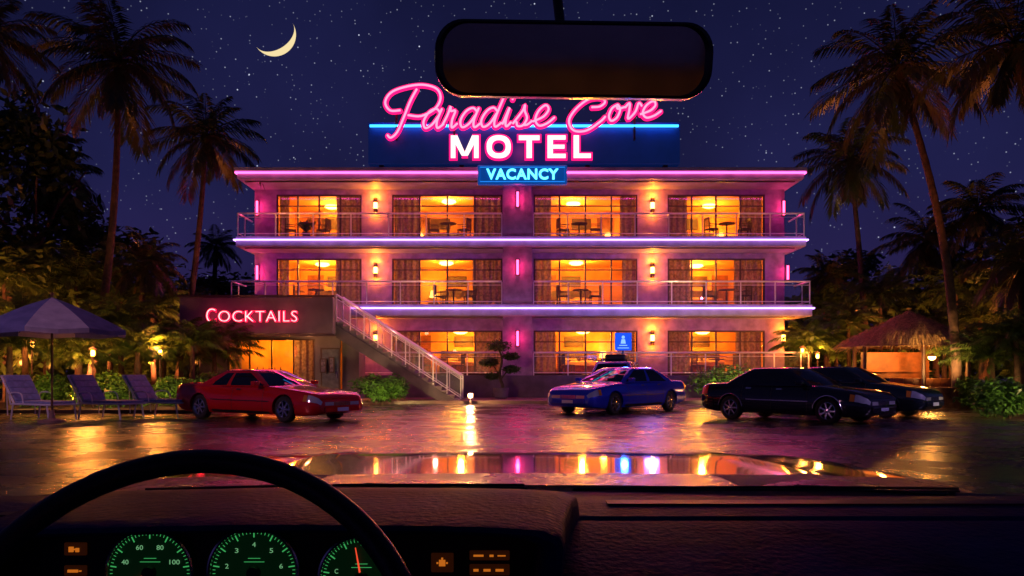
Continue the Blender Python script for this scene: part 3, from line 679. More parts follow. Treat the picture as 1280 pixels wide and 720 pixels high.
def shrub(label,px,Y,wpx,hpx,seed,lit=0,c=(1,.70,.25),z=0):
    r=random.Random(seed); wd=wpx/F*Y/2; h=hpx/F*Y; mb=MB()
    for i in range(24):
        a=r.random()*6.3; q=r.random()**.5*.75; leafcloud(mb,(math.cos(a)*q*wd,math.sin(a)*q*wd*.6,h*(.25+.5*r.random()*(1-q*.5))),h*.27,150,.16,r)
    root=thing('shrub',label,'shrub',(PX(px,Y),Y,z),0,'garden shrubs')
    mb.build('foliage',M['shrub'],root,world=False)
    k=MB()
    for i in range(6): k.tube([(0,0,0),(math.cos(i)*wd*.4,math.sin(i)*wd*.25,h*.5)],[.03,.01],5)
    k.build('stems',M['bark'],root,world=False)
    if lit: spot((PX(px,Y)+.3,Y-wd*.6-1.5,.5),(PX(px,Y),Y,h*.5),c,lit,100)  # added spot to brighten the shrub, no fixture
shrub('round lit shrub left of the staircase foot',478,30.6,88,46,1,lit=300)
shrub('clipped shrub between blue and black cars before the motel',903,32.2,92,56,2,lit=600,z=.13)
shrub('large shrub at the right frame edge',1262,21.5,100,62,3,lit=220)
shrub('hedge shrub behind the middle lounger',150,26,90,58,4,lit=240,c=(1,.55,.16))
shrub('hedge shrub behind the left lounger',60,26,90,58,5,lit=210,c=(1,.55,.16))
shrub('hedge shrub between third lounger and bar annex',222,27,84,54,6,lit=240,c=(1,.55,.16))
shrub('shrub at the left corner of the bar annex',266,29,50,54,7,lit=160)
shrub('low shrub left of the thatched hut',1038,33,70,44,8,lit=280,c=(1,.55,.16))
shrub('low shrub right of the thatched hut',1222,26.5,60,50,9,lit=200,c=(1,.55,.16))
shrub('low dark shrub near the motel right corner',985,33,45,40,10,z=.13)
Y=33.9; pt=thing('cloud_pruned_tree','small cloud pruned tree with rounded foliage pads in front of the central pillar','tree',(PX(626,Y),Y,.13))
MB().tube(crm([(0,0,0),(.08,0,.5),(-.06,0,1.0),(.05,0,1.6),(-.08,0,2.1)],4),[.08-.0028*i for i in range(17)],8).tube([(0,0,.8),(.3,0,1.2)],.03,6).tube([(0,0,.9),(-.35,0,1.45)],.03,6).build('trunk',M['bark'],pt,world=False,smooth=True)
r=random.Random(8); mb=MB()
for c,q in (((-.1,0,2.25),.55),((.45,0,1.25),.38),((-.5,0,1.55),.42),((.42,0,1.8),.38),((-.35,0,.95),.32)): leafcloud(mb,c,q,900,.11,r,.42)
mb.build('foliage',M['leaf'],pt,world=False)
MB().lathe([(.2,0),(.3,.05),(.34,.45),(.3,.45),(.28,.38),(.01,.38)],(0,0,0),'z',18).build('pot',M['podium'],pt,world=False,smooth=True)
bp_=thing('potted_plant','leafy potted plant on the top floor balcony, leftmost bay','plant',(PX(383,36.2),36.2,FL[2]+.002))
MB().lathe([(.14,0),(.2,.35),(.17,.35),(.01,.33)],(0,0,0),'z',14).build('pot',M['wood'],bp_,world=False); mb=MB(); r=random.Random(3)
for i in range(30): 
    a=r.random()*6.3; e_=r.uniform(.4,1.4); l=r.uniform(.5,.9); d=Vector((math.cos(a)*math.cos(e_),math.sin(a)*math.cos(e_),math.sin(e_))); s_=Vector((-d.y,d.x,0)).normalized()*.05; p0=Vector((0,0,.35)); mb.quad(p0,p0+d*l*.6+s_,p0+d*l+Vector((0,0,-.12)),p0+d*l*.6-s_)
mb.build('foliage',M['shrub'],bp_,world=False)

# ---------------------------------------------------------------- parasol and loungers
pr=thing('parasol','open parasol with lavender and blue canvas panels over the loungers','parasol',(PX(65,20),20,0),.2)
n=8; mb=MB(); ns=6
for i in range(n):
    mb.c=i%2
    a0,a1=2*PI*i/n,2*PI*(i+1)/n
    def pt_(a,t,mid=0):
        rr=1.72*t; z=3.12-.62*t-.20*t*t-(.05*t if mid else 0)
        rr*=(.965 if mid else 1); return (rr*math.cos(a),rr*math.sin(a),z)
    am=(a0+a1)/2
    for j in range(ns):
        t0,t1=j/ns+.001,(j+1)/ns
        mb.quad(pt_(a0,t0),pt_(a0,t1),pt_(am,t1,1),pt_(am,t0,1)); mb.quad(pt_(am,t0,1),pt_(am,t1,1),pt_(a1,t1),pt_(a1,t0))
    for q0,q1 in ((pt_(a0,1),pt_(am,1,1)),(pt_(am,1,1),pt_(a1,1))):
        mb.quad(q0,q1,(q1[0],q1[1],q1[2]-.11),(q0[0],q0[1],q0[2]-.11))
mb.build('canopy',[M['canvas_a'],M['canvas_b']],pr,world=False)
MB().tube([(0,0,.05),(0,0,3.2)],.028,10).ball((0,0,3.2),.05,6).build('pole',M['wood'],pr,world=False,smooth=True)
for i in range(n):
    a=2*PI*i/n; MB().tube([(0,0,3.06),(1.68*math.cos(a),1.68*math.sin(a),2.28)],.01,5).tube([(0,0,2.3),(.85*math.cos(a),.85*math.sin(a),2.68)],.009,5).build('rib',M['wood'],pr,world=False)
MB().lathe([(.32,0),(.32,.05),(.08,.09),(.05,.3)],(0,0,0),'z',20).build('base',M['concrete'],pr,world=False,smooth=True)
def lounger():
    r=thing('sun_lounger','x','sun lounger')
    fr=MB()
    for s in (-.31,.31): fr.tube([(-.55,s,.36),(1.0,s,.36)],.022,8)
    for x_ in (-.55,0,.5,1.0): fr.tube([(x_,-.31,.36),(x_,.31,.36)],.018,8)
    for s in (-.31,.31): fr.tube([(-.40,s,.36),(-.92,s,1.0)],.022,8)
    fr.tube([(-.92,-.31,1.0),(-.92,.31,1.0)],.02,8)
    fr.build('frame',M['white'],r,world=False,smooth=True)
    s=MB(); n=7
    for i in range(n):
        x0,x1=-.42+1.4*i/n,-.42+1.4*(i+.96)/n; s.box(x0,x1,-.29,.29,.375,.435)
    s.build('seat',M['sling'],r,world=False,bevel=.02)
    s=MB(); n=4
    for i in range(n):
        t0,t1=i/n,(i+.95)/n; x0,z0_=-.42-.48*t0,.41+.58*t0; x1,z1_=-.42-.48*t1,.41+.58*t1
        s.hexa([(x0,-.29,z0_),(x1,-.29,z1_),(x1,.29,z1_),(x0,.29,z0_),(x0+.05,-.29,z0_+.042),(x1+.05,-.29,z1_+.042),(x1+.05,.29,z1_+.042),(x0+.05,.29,z0_+.042)])
    s.build('backrest',M['sling'],r,world=False,bevel=.015)
    for x_ in (-.45,.85):
        for s_ in (-.31,.31): MB().tube([(x_,s_,.36),(x_+(.08 if x_>0 else -.08),s_,0)],.02,8).build('leg',M['white'],r,world=False)
    for s_ in (-.31,.31): MB().tube([(-.70,s_,.70),(-.66,s_,.1)],.012,6).build('prop',M['white'],r,world=False)
    for s_ in (-.34,.34): MB().tube(crm([(-.5,s_,.38),(-.52,s_,.6),(-.1,s_,.6),(.0,s_,.38)],4),.015,6).build('armrest',M['white'],r,world=False)
    return r
lg=lounger()
for i,(px,Y,a,lb) in enumerate([(48,21.0,-.45,'leftmost blue grey sun lounger under the parasol'),(132,21.5,-.4,'middle blue grey sun lounger right of the parasol pole'),(200,22.3,-.35,'rightmost blue grey sun lounger beside the red car')]):
    o=lg if i==0 else copy_tree(lg); o.location=(PX(px,Y),Y,0); o.rotation_euler.z=a; o['label']=lb; o['group']='sun loungers in a row'; o.scale=(1.05,1.2,1.15)

# ---------------------------------------------------------------- thatched hut
hx,hy=PX(1136,31),31
hut=thing('thatched_hut','round thatched bar hut lit orange from inside','hut',(hx,hy,0))
hut.scale=(1.08,1.08,.97)
r=random.Random(5); mb=MB(); 
mb.lathe([(2.35,2.28),(1.6,2.72),(.8,3.25),(.05,3.62)],(0,0,0),'z',24,cap=False)
for ring in range(13):
    rr=2.5-ring*.19; z=2.30+ring*.105
    for i in range(int(230*rr/2.4)):
        a=r.random()*2*PI; c_=Vector((math.cos(a),math.sin(a),0)); s_=Vector((-c_.y,c_.x,0))*.022; lf=r.uniform(0,.07); p0=c_*(rr-.30)+Vector((0,0,z+.22+lf)); p1=c_*(rr+r.uniform(-.05,.20))+Vector((r.uniform(-.06,.06),r.uniform(-.06,.06),z-r.uniform(.0,.30)+lf))
        mb.quad(p0-s_,p0+s_,p1+s_*.4,p1-s_*.4)
mb.build('thatch_roof',M['thatch'],hut,world=False)
for i in range(6):
    a=i*PI/3+.3; MB().tube([(1.9*math.cos(a),1.9*math.sin(a),0),(1.9*math.cos(a),1.9*math.sin(a),2.4)],.07,8).build('post',M['wood'],hut,world=False)
c=MB()
for i in range(14):
    a0=PI+.25+i*.19; a1=a0+.18
    c.hexa([(1.55*math.cos(a0),1.55*math.sin(a0),0),(1.55*math.cos(a1),1.55*math.sin(a1),0),(1.35*math.cos(a1),1.35*math.sin(a1),0),(1.35*math.cos(a0),1.35*math.sin(a0),0),(1.6*math.cos(a0),1.6*math.sin(a0),1.05),(1.6*math.cos(a1),1.6*math.sin(a1),1.05),(1.35*math.cos(a1),1.35*math.sin(a1),1.05),(1.35*math.cos(a0),1.35*math.sin(a0),1.05)])
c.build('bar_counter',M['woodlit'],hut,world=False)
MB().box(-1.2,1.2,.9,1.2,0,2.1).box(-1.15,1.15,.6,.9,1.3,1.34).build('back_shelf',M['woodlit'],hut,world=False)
o=MB().tube([(.2,-1.2,2.7),(.2,-1.2,2.0)],.01,5).lathe([(.04,2.0),(.14,1.88)],(.2,-1.2,0),'z',12).build('hanging_lamp',M['frame'],hut,world=False)
MB().ball((.2,-1.2,1.86),.12,6).build('bulb',emis('bulb',(1,.5,.12),25),o,world=False)
plight((hx+.2,hy-.9,1.6),(1,.36,.06),230,.12); plight((hx-.9,hy,1.8),(1,.36,.06),100,.12)
spot((hx-1.2,hy-5.2,.9),(hx,hy-1.4,2.9),(1,.50,.15),2000,60)  # added spot to brighten the thatch, no fixture
pw=MB().box(PX(1112,28),PX(1222,28),27.2,28.3,0,.72); tag(pw.build('planter_wall',mat('planter_brick',(.30,.12,.06),.8,noise=.5,nscale=5,bump=.5),bevel=.02),'low reddish brown planter wall in front of the thatched hut','wall')
def glamp(label,px,py,Y,w):
    x,z=PX(px,Y),PZ(py,Y); g_=thing('garden_lamp',label,'lamp',(x,Y,0),0,'garden lamps')
    MB().tube([(0,0,0),(0,0,z-.12)],.025,6).lathe([(.03,z+.12),(.13,z+.10),(.13,z+.12),(.02,z+.2)],(0,0,0),'z',12).build('post',M['frame'],g_,world=False); MB().lathe([(.05,z-.10),(.065,z),(.05,z+.08)],(0,0,0),'z',12).build('lantern',M['sconce'],g_,world=False); plight((x,Y-.35,z+.3),(1,.29,.045),w,.1)
glamp('orange garden lamp behind the middle sun lounger',116,441,25.5,300)
glamp('orange garden lamp at the left behind the hedge',40,430,27,210)
glamp('orange garden lamp between bushy palms near the bar annex',200,440,27.8,210)
glamp('orange garden lamp right of the motel',1022,445,35,280)
glamp('orange garden lamp behind the hut on the right',1235,440,31,300)
glamp('small orange lamp near the motel corner',1003,438,34.6,150)
for (px,Y,tpx,tpy,w_) in [(120,27.5,148,90,1900),(245,34,258,180,1900),(1150,26,1122,100,2200),(1075,36,1062,205,1900),(1230,21,1262,70,1100),(50,30,42,170,2000),(1210,33,1222,265,1600)]:
    spot((PX(px,Y),Y-1.5,.2),(PX(tpx,Y+1),Y+1.5,PZ(tpy,Y)),(1,.24,.05),w_,44)  # added orange spots on the palm crowns, no fixtures
for (px,Y,w_) in [(175,34,2100),(70,33,2100),(10,29,1400),(250,38,1900),(1110,40,2300),(1195,38,2100),(1250,34,1700),(1030,42,1900)]:
    spot((PX(px,Y),Y-5,1.6),(PX(px,Y+3),Y+3,4.5),(1,.26,.06),w_,120)  # added spots to brighten the understory, no fixtures

# made-up lamp posts outside the view, added to light the cars and loungers
def fill_lamp(label,x,y,c,w,tgt):
    g_=thing('added_fill_lamp',label,'added fill lamp',(x,y,0),0,'added fill lamps out of view')
    MB().tube([(0,0,0),(0,0,7.0)],.07,10).tube([(0,0,6.9),(-.6 if x>0 else .6,.5,7.1)],.05,8).build('pole',M['frame'],g_,world=False,smooth=True)
    sx=-1 if x>0 else 1
    MB().box(min(sx*.5,sx*.95),max(sx*.5,sx*.95),.4,.7,7.04,7.14).build('fill_head',M['frame'],g_,world=False,bevel=.02)
    spot((x+sx*.75,y+.55,7.0),tgt,c,w,78,.15)
fill_lamp('added fill lamp left of the car park beyond the frame',-15.5,11.5,(1,.42,.60),1700,(-8.5,20,.3))
fill_lamp('added fill lamp right of the car park beyond the frame',15.5,11.5,(.66,.38,1),1700,(6.5,21,.3))

# ---------------------------------------------------------------- moon
Y=600; h=Vector((46,0,29)).normalized(); bdir=Vector((29,0,-46)).normalized(); C=Vector((PX(343,Y),Y,PZ(43.5,Y))); rr=27/F*Y
mb=MB(); n=40
for i in range(n):
    a0,a1=PI*i/n,PI*(i+1)/n
    def q(a,k): return C+h*math.cos(a)*rr+bdir*math.sin(a)*rr*k
    mb.quad(q(a0,.68),q(a1,.68),q(a1,1),q(a0,1))
tag(mb.build('moon',M['moon']),'thin pale yellow crescent moon above the left palms','moon')

# ---------------------------------------------------------------- parked cars
HALF=[(0,0),(.80,0),(.93,.05),(.985,.18),(1.0,.40),(.995,.58),(.965,.74),(.93,.88),(.88,.965),(.76,1.0),(.4,1.02),(0,1.03)]
def wheel(mb_t,mb_r,c,side,rad,wd=.2):
    x,y,z=c
    s=side
    mb_t.lathe([(rad*.66,-wd/2),(rad*.9,-wd/2),(rad,-wd*.36),(rad,wd*.36),(rad*.9,wd/2),(rad*.66,wd/2)],c,'y',28,cap=False)
    mb_t.lathe([(rad*.64,-s*wd*.1),(rad*.02,-s*wd*.1)],c,'y',28,cap=False)
    o=s*wd/2
    mb_r.lathe([(rad*.60,o-s*.05),(rad*.68,o),(rad*.64,o+s*.012),(rad*.58,o-s*.02)],c,'y',28,cap=False)
    mb_r.lathe([(rad*.16,o-s*.06),(rad*.15,o+s*.004),(rad*.01,o+s*.012)],c,'y',14,cap=False)
    for i in range(7):
        a=i*2*PI/7; u=Vector((math.cos(a),0,math.sin(a))); v=Vector((-math.sin(a),0,math.cos(a))); C=Vector(c)
        w0,w1=rad*.08,rad*.06; P=[]
        for yy in (o-s*.045,o-s*.008):
            for (d,ww,sg) in ((rad*.12,w0,-1),(rad*.62,w1,-1),(rad*.62,w1,1),(rad*.12,w0,1)): 
                p=C+u*d+v*ww*sg; P.append((p.x,y+yy,p.z))
        mb_r.hexa(P)
def parked_car(name,label,cat,cx,cy,hd,pm,kind='sedan',scale=1.0,trim=None,wheelbase=(-1.36,1.42),sx=1.0,sy=1.0,rack=False):
    root=thing(name,label,cat,(cx,cy,0),math.atan2(hd[1],hd[0]),'cars parked in front of the motel')
    if kind=='suv':
        ZT=[(-2.3,.8),(-2.25,1.0),(-2.1,1.06),(.9,1.04),(1.2,1.03),(1.9,.98),(2.2,.92),(2.28,.82),(2.32,.7)]
        ZB=[(-2.3,.5),(-2.2,.36),(2.2,.34),(2.32,.45)]; WW=[(-2.3,.76),(-2.2,.86),(-1.2,.91),(1.5,.91),(2.1,.85),(2.28,.76),(2.32,.66)]
        gh=dict(xf=(1.0,.35),xr=(-2.22,-2.0),z=(1.02,1.74),hw=(.84,.68)); wr=.37
    elif kind=='coupe':
        ZT=[(-2.35,.72),(-2.3,.90),(-2.2,.95),(-1.3,.96),(-.5,.92),(.8,.90),(1.1,.88),(1.8,.79),(2.2,.72),(2.32,.64),(2.36,.52)]
        ZB=[(-2.35,.40),(-2.25,.26),(-1.9,.18),(1.9,.16),(2.25,.2),(2.36,.28)]; WW=[(-2.35,.70),(-2.28,.80),(-2.1,.86),(-1.2,.89),(1.0,.88),(1.8,.87),(2.18,.83),(2.32,.75),(2.36,.66)]
        gh=dict(xf=(.84,.16),xr=(-1.50,-.88),z=(.88,1.27),hw=(.80,.57)); wr=.325
    else:
        ZT=[(-2.4,.70),(-2.35,.90),(-2.2,.97),(-1.5,1.0),(-.5,.96),(.9,.95),(1.2,.93),(1.9,.84),(2.2,.78),(2.36,.68),(2.4,.58)]
        ZB=[(-2.4,.42),(-2.3,.28),(-1.9,.2),(1.9,.18),(2.3,.22),(2.4,.34)]; WW=[(-2.4,.70),(-2.33,.80),(-2.15,.86),(-1.2,.89),(1.0,.88),(1.9,.87),(2.22,.83),(2.36,.76),(2.4,.67)]
        gh=dict(xf=(.98,.25),xr=(-1.62,-.95),z=(.93,1.36),hw=(.80,.59)); wr=.325
    ZT=[(a*sx,b) for a,b in ZT]; ZB=[(a*sx,b) for a,b in ZB]; WW=[(a*sx,b*sy) for a,b in WW]
    gh['xf']=tuple(a*sx for a in gh['xf']); gh['xr']=tuple(a*sx for a in gh['xr']); gh['hw']=tuple(a*sy for a in gh['hw']); wheelbase=tuple(a*sx for a in wheelbase)
    f=lambda T,x: float(np.interp(x,[p[0] for p in T],[p[1] for p in T]))
    x0,x1=ZT[0][0],ZT[-1][0]
    hv=[ (p.x,p.y) for p in crm([(a,b,0) for a,b in HALF],2)]
    def sec(x,s,off=0):
        w_=f(WW,x); zb=f(ZB,x); zt=f(ZT,x); s=s*2; i=min(int(s),len(hv)-2); t=s-i
        u=hv[i][0]*(1-t)+hv[i+1][0]*t; v=hv[i][1]*(1-t)+hv[i+1][1]*t
        return Vector((x,u*w_,zb+(zt-zb)*v))
    def sn(x,s,off,side=1):
        p=sec(x,s); e1=sec(min(x+.02,x1),s)-sec(max(x-.02,x0),s); e2=sec(x,min(s+.1,11))-sec(x,max(s-.1,0)); nn=e1.cross(e2); nn.normalize()
        if nn.y<0: nn=-nn
        q=p+nn*off; return (q.x,q.y*side,q.z)
    xs=sorted(set([x0,x0+.03,x0+.07,x0+.13,x0+.2]+list(np.linspace(x0+.3,x1-.3,30))+[x1-.2,x1-.13,x1-.08,x1-.03,x1]))
    mb=MB(); nh=len(hv); ring=nh*2-2
    for x in xs:
        for i in range(nh): p=sec(x,i/2); mb.v.append((p.x,p.y,p.z))
        for i in range(nh-2,0,-1): p=sec(x,i/2); mb.v.append((p.x,-p.y,p.z))
    for i in range(len(xs)-1):
        for k in range(ring):
            l=(k+1)%ring; mb.face((i*ring+k,i*ring+l,(i+1)*ring+l,(i+1)*ring+k))
    mb.face(list(range(ring))[::-1]); mb.face([(len(xs)-1)*ring+k for k in range(ring)])
    body=mb.build('body',pm,root,world=False,smooth=False,fix=True)
    ct=MB()
    for wx in wheelbase:
        for s in (-1,1): ct.lathe([(wr+.055,s*.56*sy),(wr+.055,s*1.3)],(wx,0,wr),'y',36)
    co=ct.build('cut',pm,None,world=False,fix=True)
    md=body.modifiers.new('b','BOOLEAN'); md.object=co; md.operation='DIFFERENCE'; md.solver='EXACT'
    par=body.parent; body.parent=None
    dg=bpy.context.evaluated_depsgraph_get(); me=bpy.data.meshes.new_from_object(body.evaluated_get(dg)); body.modifiers.clear(); body.data=me; body.parent=par; bpy.data.objects.remove(co)
    me.polygons.foreach_set('use_smooth',[True]*len(me.polygons)); me.set_sharp_from_angle(angle=.6)
    MB().box(x0+.3,x1-.3,-.54*sy,.54*sy,.20,.62).build('underbody',M['rubber'],root,world=False)
    for wx in wheelbase:
        for s in (-1,1):
            pts=[]; 
            for i in range(13):
                a=R(8)+R(164)*i/12; X=wx+(wr+.058)*math.cos(a); Z=wr+(wr+.058)*math.sin(a); w_=f(WW,X); zb=f(ZB,X); zt=f(ZT,X); v=(Z-zb)/(zt-zb)
                u=float(np.interp(v,[q_[1] for q_ in HALF],[q_[0] for q_ in HALF])); pts.append((X,s*(u*w_+.002),Z))
            MB().tube(pts,.012,6).build('wheel_arch',trim or pm,root,world=False,smooth=True)
    H=[0,.06,.3,.6,.88,1.0]; rings=[]; types=None
    for h in H:
        e_=lambda k,p=1: gh[k][0]+(gh[k][1]-gh[k][0])*h**p
        xf,xr,z,hw=e_('xf',1.08),e_('xr',1.1),e_('z',.95),e_('hw',1.25); cr=.10+.05*h; P=[];T=[]
        for i in range(8): t=i/8; yy=(-hw+cr)+(2*hw-2*cr)*t; P.append((xf+.10*(1-(2*t-1)**2)-0,yy)); T.append('W')
        for i in range(4): a=i/4*PI/2; P.append((xf-cr+cr*math.cos(a),hw-cr+cr*math.sin(a))); T.append('P')
        ns_=16
        for i in range(ns_): t=i/ns_; xx=(xf-cr)+((xr+cr)-(xf-cr))*t; P.append((xx,hw+.015*math.sin(PI*t))); T.append('S%d'%i)
        for i in range(4): a=PI/2+i/4*PI/2; P.append((xr+cr+cr*math.cos(a),hw-cr+cr*math.sin(a))); T.append('P')
        for i in range(8): t=i/8; yy=(hw-cr)-(2*hw-2*cr)*t; P.append((xr-.08*(1-(2*t-1)**2),yy)); T.append('R')
        for i in range(4): a=PI+i/4*PI/2; P.append((xr+cr+cr*math.cos(a),-hw+cr+cr*math.sin(a))); T.append('P')
        for i in range(ns_): t=i/ns_; xx=(xr+cr)+((xf-cr)-(xr+cr))*t; P.append((xx,-hw-.015*math.sin(PI*t))); T.append('S%d'%(ns_-1-i))
        for i in range(4): a=3*PI/2+i/4*PI/2; P.append((xf-cr+cr*math.cos(a),-hw+cr+cr*math.sin(a))); T.append('P')
        rings.append([(p[0],p[1],z) for p in P]); types=T
    top=rings[-1]; cxm=(gh['xf'][1]+gh['xr'][1])/2
    for sc_,dz in ((.93,.022),(.7,.04),(.35,.05)): rings.append([(cxm+(p[0]-cxm)*sc_,p[1]*sc_,p[2]+dz) for p in top])
    n_=len(top); pm_mb=MB(); gl=MB()
    allv=[v for rg in rings for v in rg]; pm_mb.v=list(allv); gl.v=list(allv)
    bp=7 if kind!='coupe' else 8
    for i in range(len(rings)-1):
        for k in range(n_):
            l=(k+1)%n_; q_=(i*n_+k,i*n_+l,(i+1)*n_+l,(i+1)*n_+k); T=types[k]
            isP = i>=4 or i==0 or T=='P' or (T[0]=='S' and (int(T[1:])==bp or int(T[1:])>=(14 if kind!='coupe' else 13)))
            (pm_mb if isP else gl).face(q_)
    pm_mb.face([(len(rings)-1)*n_+k for k in range(n_)])
    cab=pm_mb.build('roof',pm,root,world=False,smooth=True,fix=False); wg=gl.build('windows',M['autoglass'],root,world=False,smooth=True)
    for me in (cab.data,wg.data):
        bm=bmesh.new(); bm.from_mesh(me); bmesh.ops.delete(bm,geom=[v for v in bm.verts if not v.link_faces],context='VERTS'); bmesh.ops.recalc_face_normals(bm,faces=bm.faces); bm.to_mesh(me); bm.free()
    def patch(nm,m_,xa,xb,sa,sb,off=.006,sides=(-1,1),nx=6,nsx=4,part=root):
        for sd in sides:
            g=MB()
            for i in range(nx+1):
                for j in range(nsx+1): g.v.append(sn(xa+(xb-xa)*i/nx,sa+(sb-sa)*j/nsx,off,sd))
            for i in range(nx):
                for j in range(nsx): g.face((i*(nsx+1)+j,(i+1)*(nsx+1)+j,(i+1)*(nsx+1)+j+1,i*(nsx+1)+j+1))
            g.build(nm,m_,part,world=False,smooth=True)
    patch('headlight',M['lens'],x1-.30,x1-.008,5.2,7.2,.012); patch('indicator',M['amber'],x1-.42,x1-.31,5.2,7.0,.010)
    patch('tail_light',M['redlens'],x0+.008,x0+.30,5.2,7.4,.012)
    for sd in (-1,1): MB().box(x1-.005,x1+.012,min(sd*.3,sd*.60),max(sd*.3,sd*.60),f(ZB,x1)+.6*(f(ZT,x1)-f(ZB,x1)),f(ZT,x1)-.01).build('headlight',M['lens'],root,world=False,bevel=.004)
    zc_=f(ZB,x1); zt_=f(ZT,x1)
    g=MB()
    for i in range(5): g.box(x1-.005,x1+.014,-.28,.28,zc_+(zt_-zc_)*(.58+.085*i),zc_+(zt_-zc_)*(.58+.085*i)+.011)
    g.build('grille',M['chrome'],root,world=False)
    MB().box(x1-.02,x1+.035,-.62,.62,zc_-.02,zc_+(zt_-zc_)*.45).build('bumper',pm,root,world=False,bevel=.02)
    if trim: MB().box(x1+.03,x1+.045,-.62,.62,zc_+(zt_-zc_)*.30,zc_+(zt_-zc_)*.40).build('bumper_trim',trim,root,world=False)
    MB().box(x1+.036,x1+.042,-.2,.2,zc_+.0,zc_+.09).build('number_plate',M['white'],root,world=False)
    patch('bumper',pm,x1-.5,x1-.01,2.2,4.2,.018)
    patch('bumper',pm,x0+.01,x0+.5,2.2,4.2,.018)
    patch('side_trim',trim or M['black'],wheelbase[0]+.5,wheelbase[1]-.5,4.35,4.5,.012,nx=10,nsx=1)
    patch('sill',M['black'],wheelbase[0]+.5,wheelbase[1]-.5,2.0,2.7,.006,nx=10,nsx=1)
    for dx in ((.88,-.25) if kind=='coupe' else (.88,-.12,-1.0)):
        patch('door_gap',M['rubber'],dx-.007,dx+.007,2.6,8.2,.0025,nx=1,nsx=12)
    for dx in ((-.10,) if kind=='coupe' else (.02,-.88)):
        patch('door_handle',M['chrome'] if trim else M['black'],dx-.0,dx+.16,6.6,6.95,.022,nx=3,nsx=1)
    patch('belt_trim',trim or M['black'],gh['xr'][0]+.15,gh['xf'][0]-.1,8.4,8.6,.006,nx=10,nsx=1)
    for sd in (-1,1):
        g=MB(); g.box(gh['xf'][0]-.32,gh['xf'][0]-.16,min(sd*.86*sy,sd*1.02*sy),max(sd*.86*sy,sd*1.02*sy),gh['z'][0]+.03,gh['z'][0]+.14); g.build('wing_mirror',pm,root,world=False,bevel=.025)
    for wx in wheelbase:
        for s in (-1,1):
            t=MB(); r_=MB(); wheel(t,r_,(wx,s*.775*sy,wr),s,wr); tw=t.build('wheel',M['rubber'],root,world=False,smooth=True); r_.build('rim',M['chrome'],tw,world=False,smooth=True)
    if rack:
        for s in (-.5,.5):
            MB().tube([(.2,s,1.84),(-1.8,s,1.84)],.02,6).box(.1,.14,s-.02,s+.02,1.74,1.84).box(-1.7,-1.66,s-.02,s+.02,1.74,1.84).build('roof_rail',M['black'],root,world=False)
        MB().box(-1.3,-.1,-.42,.42,1.80,2.06).build('roof_box',M['black'],root,world=False,bevel=.08)
        for xx in (-1.1,-.3): MB().box(xx-.03,xx+.03,-.5,.5,1.85,1.88).build('roof_bar',M['black'],root,world=False)
    root.scale=(scale,)*3
    return root
parked_car('parked_car','shiny red coupe parked near the sun loungers, facing right','car',-6.55,21.4,(.86,-.51),paint('red_paint',(.60,.006,.005),.2,.14),'coupe',1.0,sx=1.13,sy=1.10)
parked_car('parked_car','metallic blue sedan with its front turned toward the left, centre right','car',3.42,25.3,(-.68,-.73),paint('blue_paint',(.025,.055,.78),.4,.14),'sedan',1.0,sx=1.09,sy=1.08)
parked_car('parked_car','glossy black sedan parked nearest on the right, facing right','car',7.28,20.7,(.65,-.76),paint('black_paint',(.014,.012,.018),.4,.10),'sedan',.97,trim=M['chrome'],sy=1.04)
parked_car('parked_car','dark sedan mostly hidden behind the black sedan','car',9.80,23.4,(.68,-.73),paint('teal_paint',(.008,.022,.028)),'sedan',1.0)
parked_car('parked_car','dark sport utility vehicle with loaded roof rack behind the blue sedan','car',PX(768,29.6),29.6,(-.3,-.95),paint('navy_paint',(.05,.09,.35)),'suv',.93,rack=True)

# ---------------------------------------------------------------- own car interior
own=thing('car_interior','dark car interior with steering wheel, green lit gauges, mirror and bonnet seen from inside','car',(0,.3,0))
dash=mat('dash_vinyl',(.006,.030,.150),.55,noise=.6,nscale=9,bump=.25,bscale=110,coat=.0,spec=.06)
dash2=mat('dash_black',(.008,.008,.011),.45)
def loftX(name,prof,xa,xb,m,par,crown=0,n=24,yc=0):
    g=MB(); k=len(prof)
    for i in range(n+1):
        t=i/n; x_=xa+(xb-xa)*t; q=(2*t-1)**2
        for (y,z) in prof: g.v.append((x_,y-q*yc,z-crown*q))
    for i in range(n):
        for j in range(k-1): g.face((i*k+j,(i+1)*k+j,(i+1)*k+j+1,i*k+j+1))
    return g.build(name,m,par,smooth=True)
pad=[(.66,.70),(.665,.93),(.68,.985),(.705,1.012),(.74,1.028),(.80,1.044),(.95,1.064),(.99,1.066),(.995,1.060),(1.01,1.060),(1.015,1.067),(1.10,1.069),(1.20,1.064),(1.24,1.04)]
D=loftX('dashboard',pad,-.85,.95,dash,own,.0)
MB().box(.13,.9,1.085,1.115,1.0695,1.0715).build('demist_vent',M['black'],D)
BX0,BX1=-.50,.040
def binn(name,ys,out,m):
    g=MB(); 
    P=[(BX0-.045,1.0),(BX0-.04,1.06),(BX0-.015,1.098),(BX0+.03,1.110),(BX0+.15,1.114),(-.22,1.116),(BX1-.10,1.115),(BX1-.025,1.112),(BX1-.004,1.108),(BX1+.008,1.096),(BX1+.0,1.04),(BX1-.012,1.0),(BX1-.035,.93)]
    C=crm([(a,0,b) for a,b in P],4); k=len(C)
    for (y,dx,dz) in ys:
        for p in C: 
            s_=-1 if p.x<-.22 else 1
            g.v.append((p.x+dx*s_*min(1,abs(p.x+.22)/.15),y,p.z+dz))
    for i in range(len(ys)-1):
        for j in range(k-1): g.face((i*k+j,i*k+j+1,(i+1)*k+j+1,(i+1)*k+j))
    return g.build(name,m,own,smooth=True)
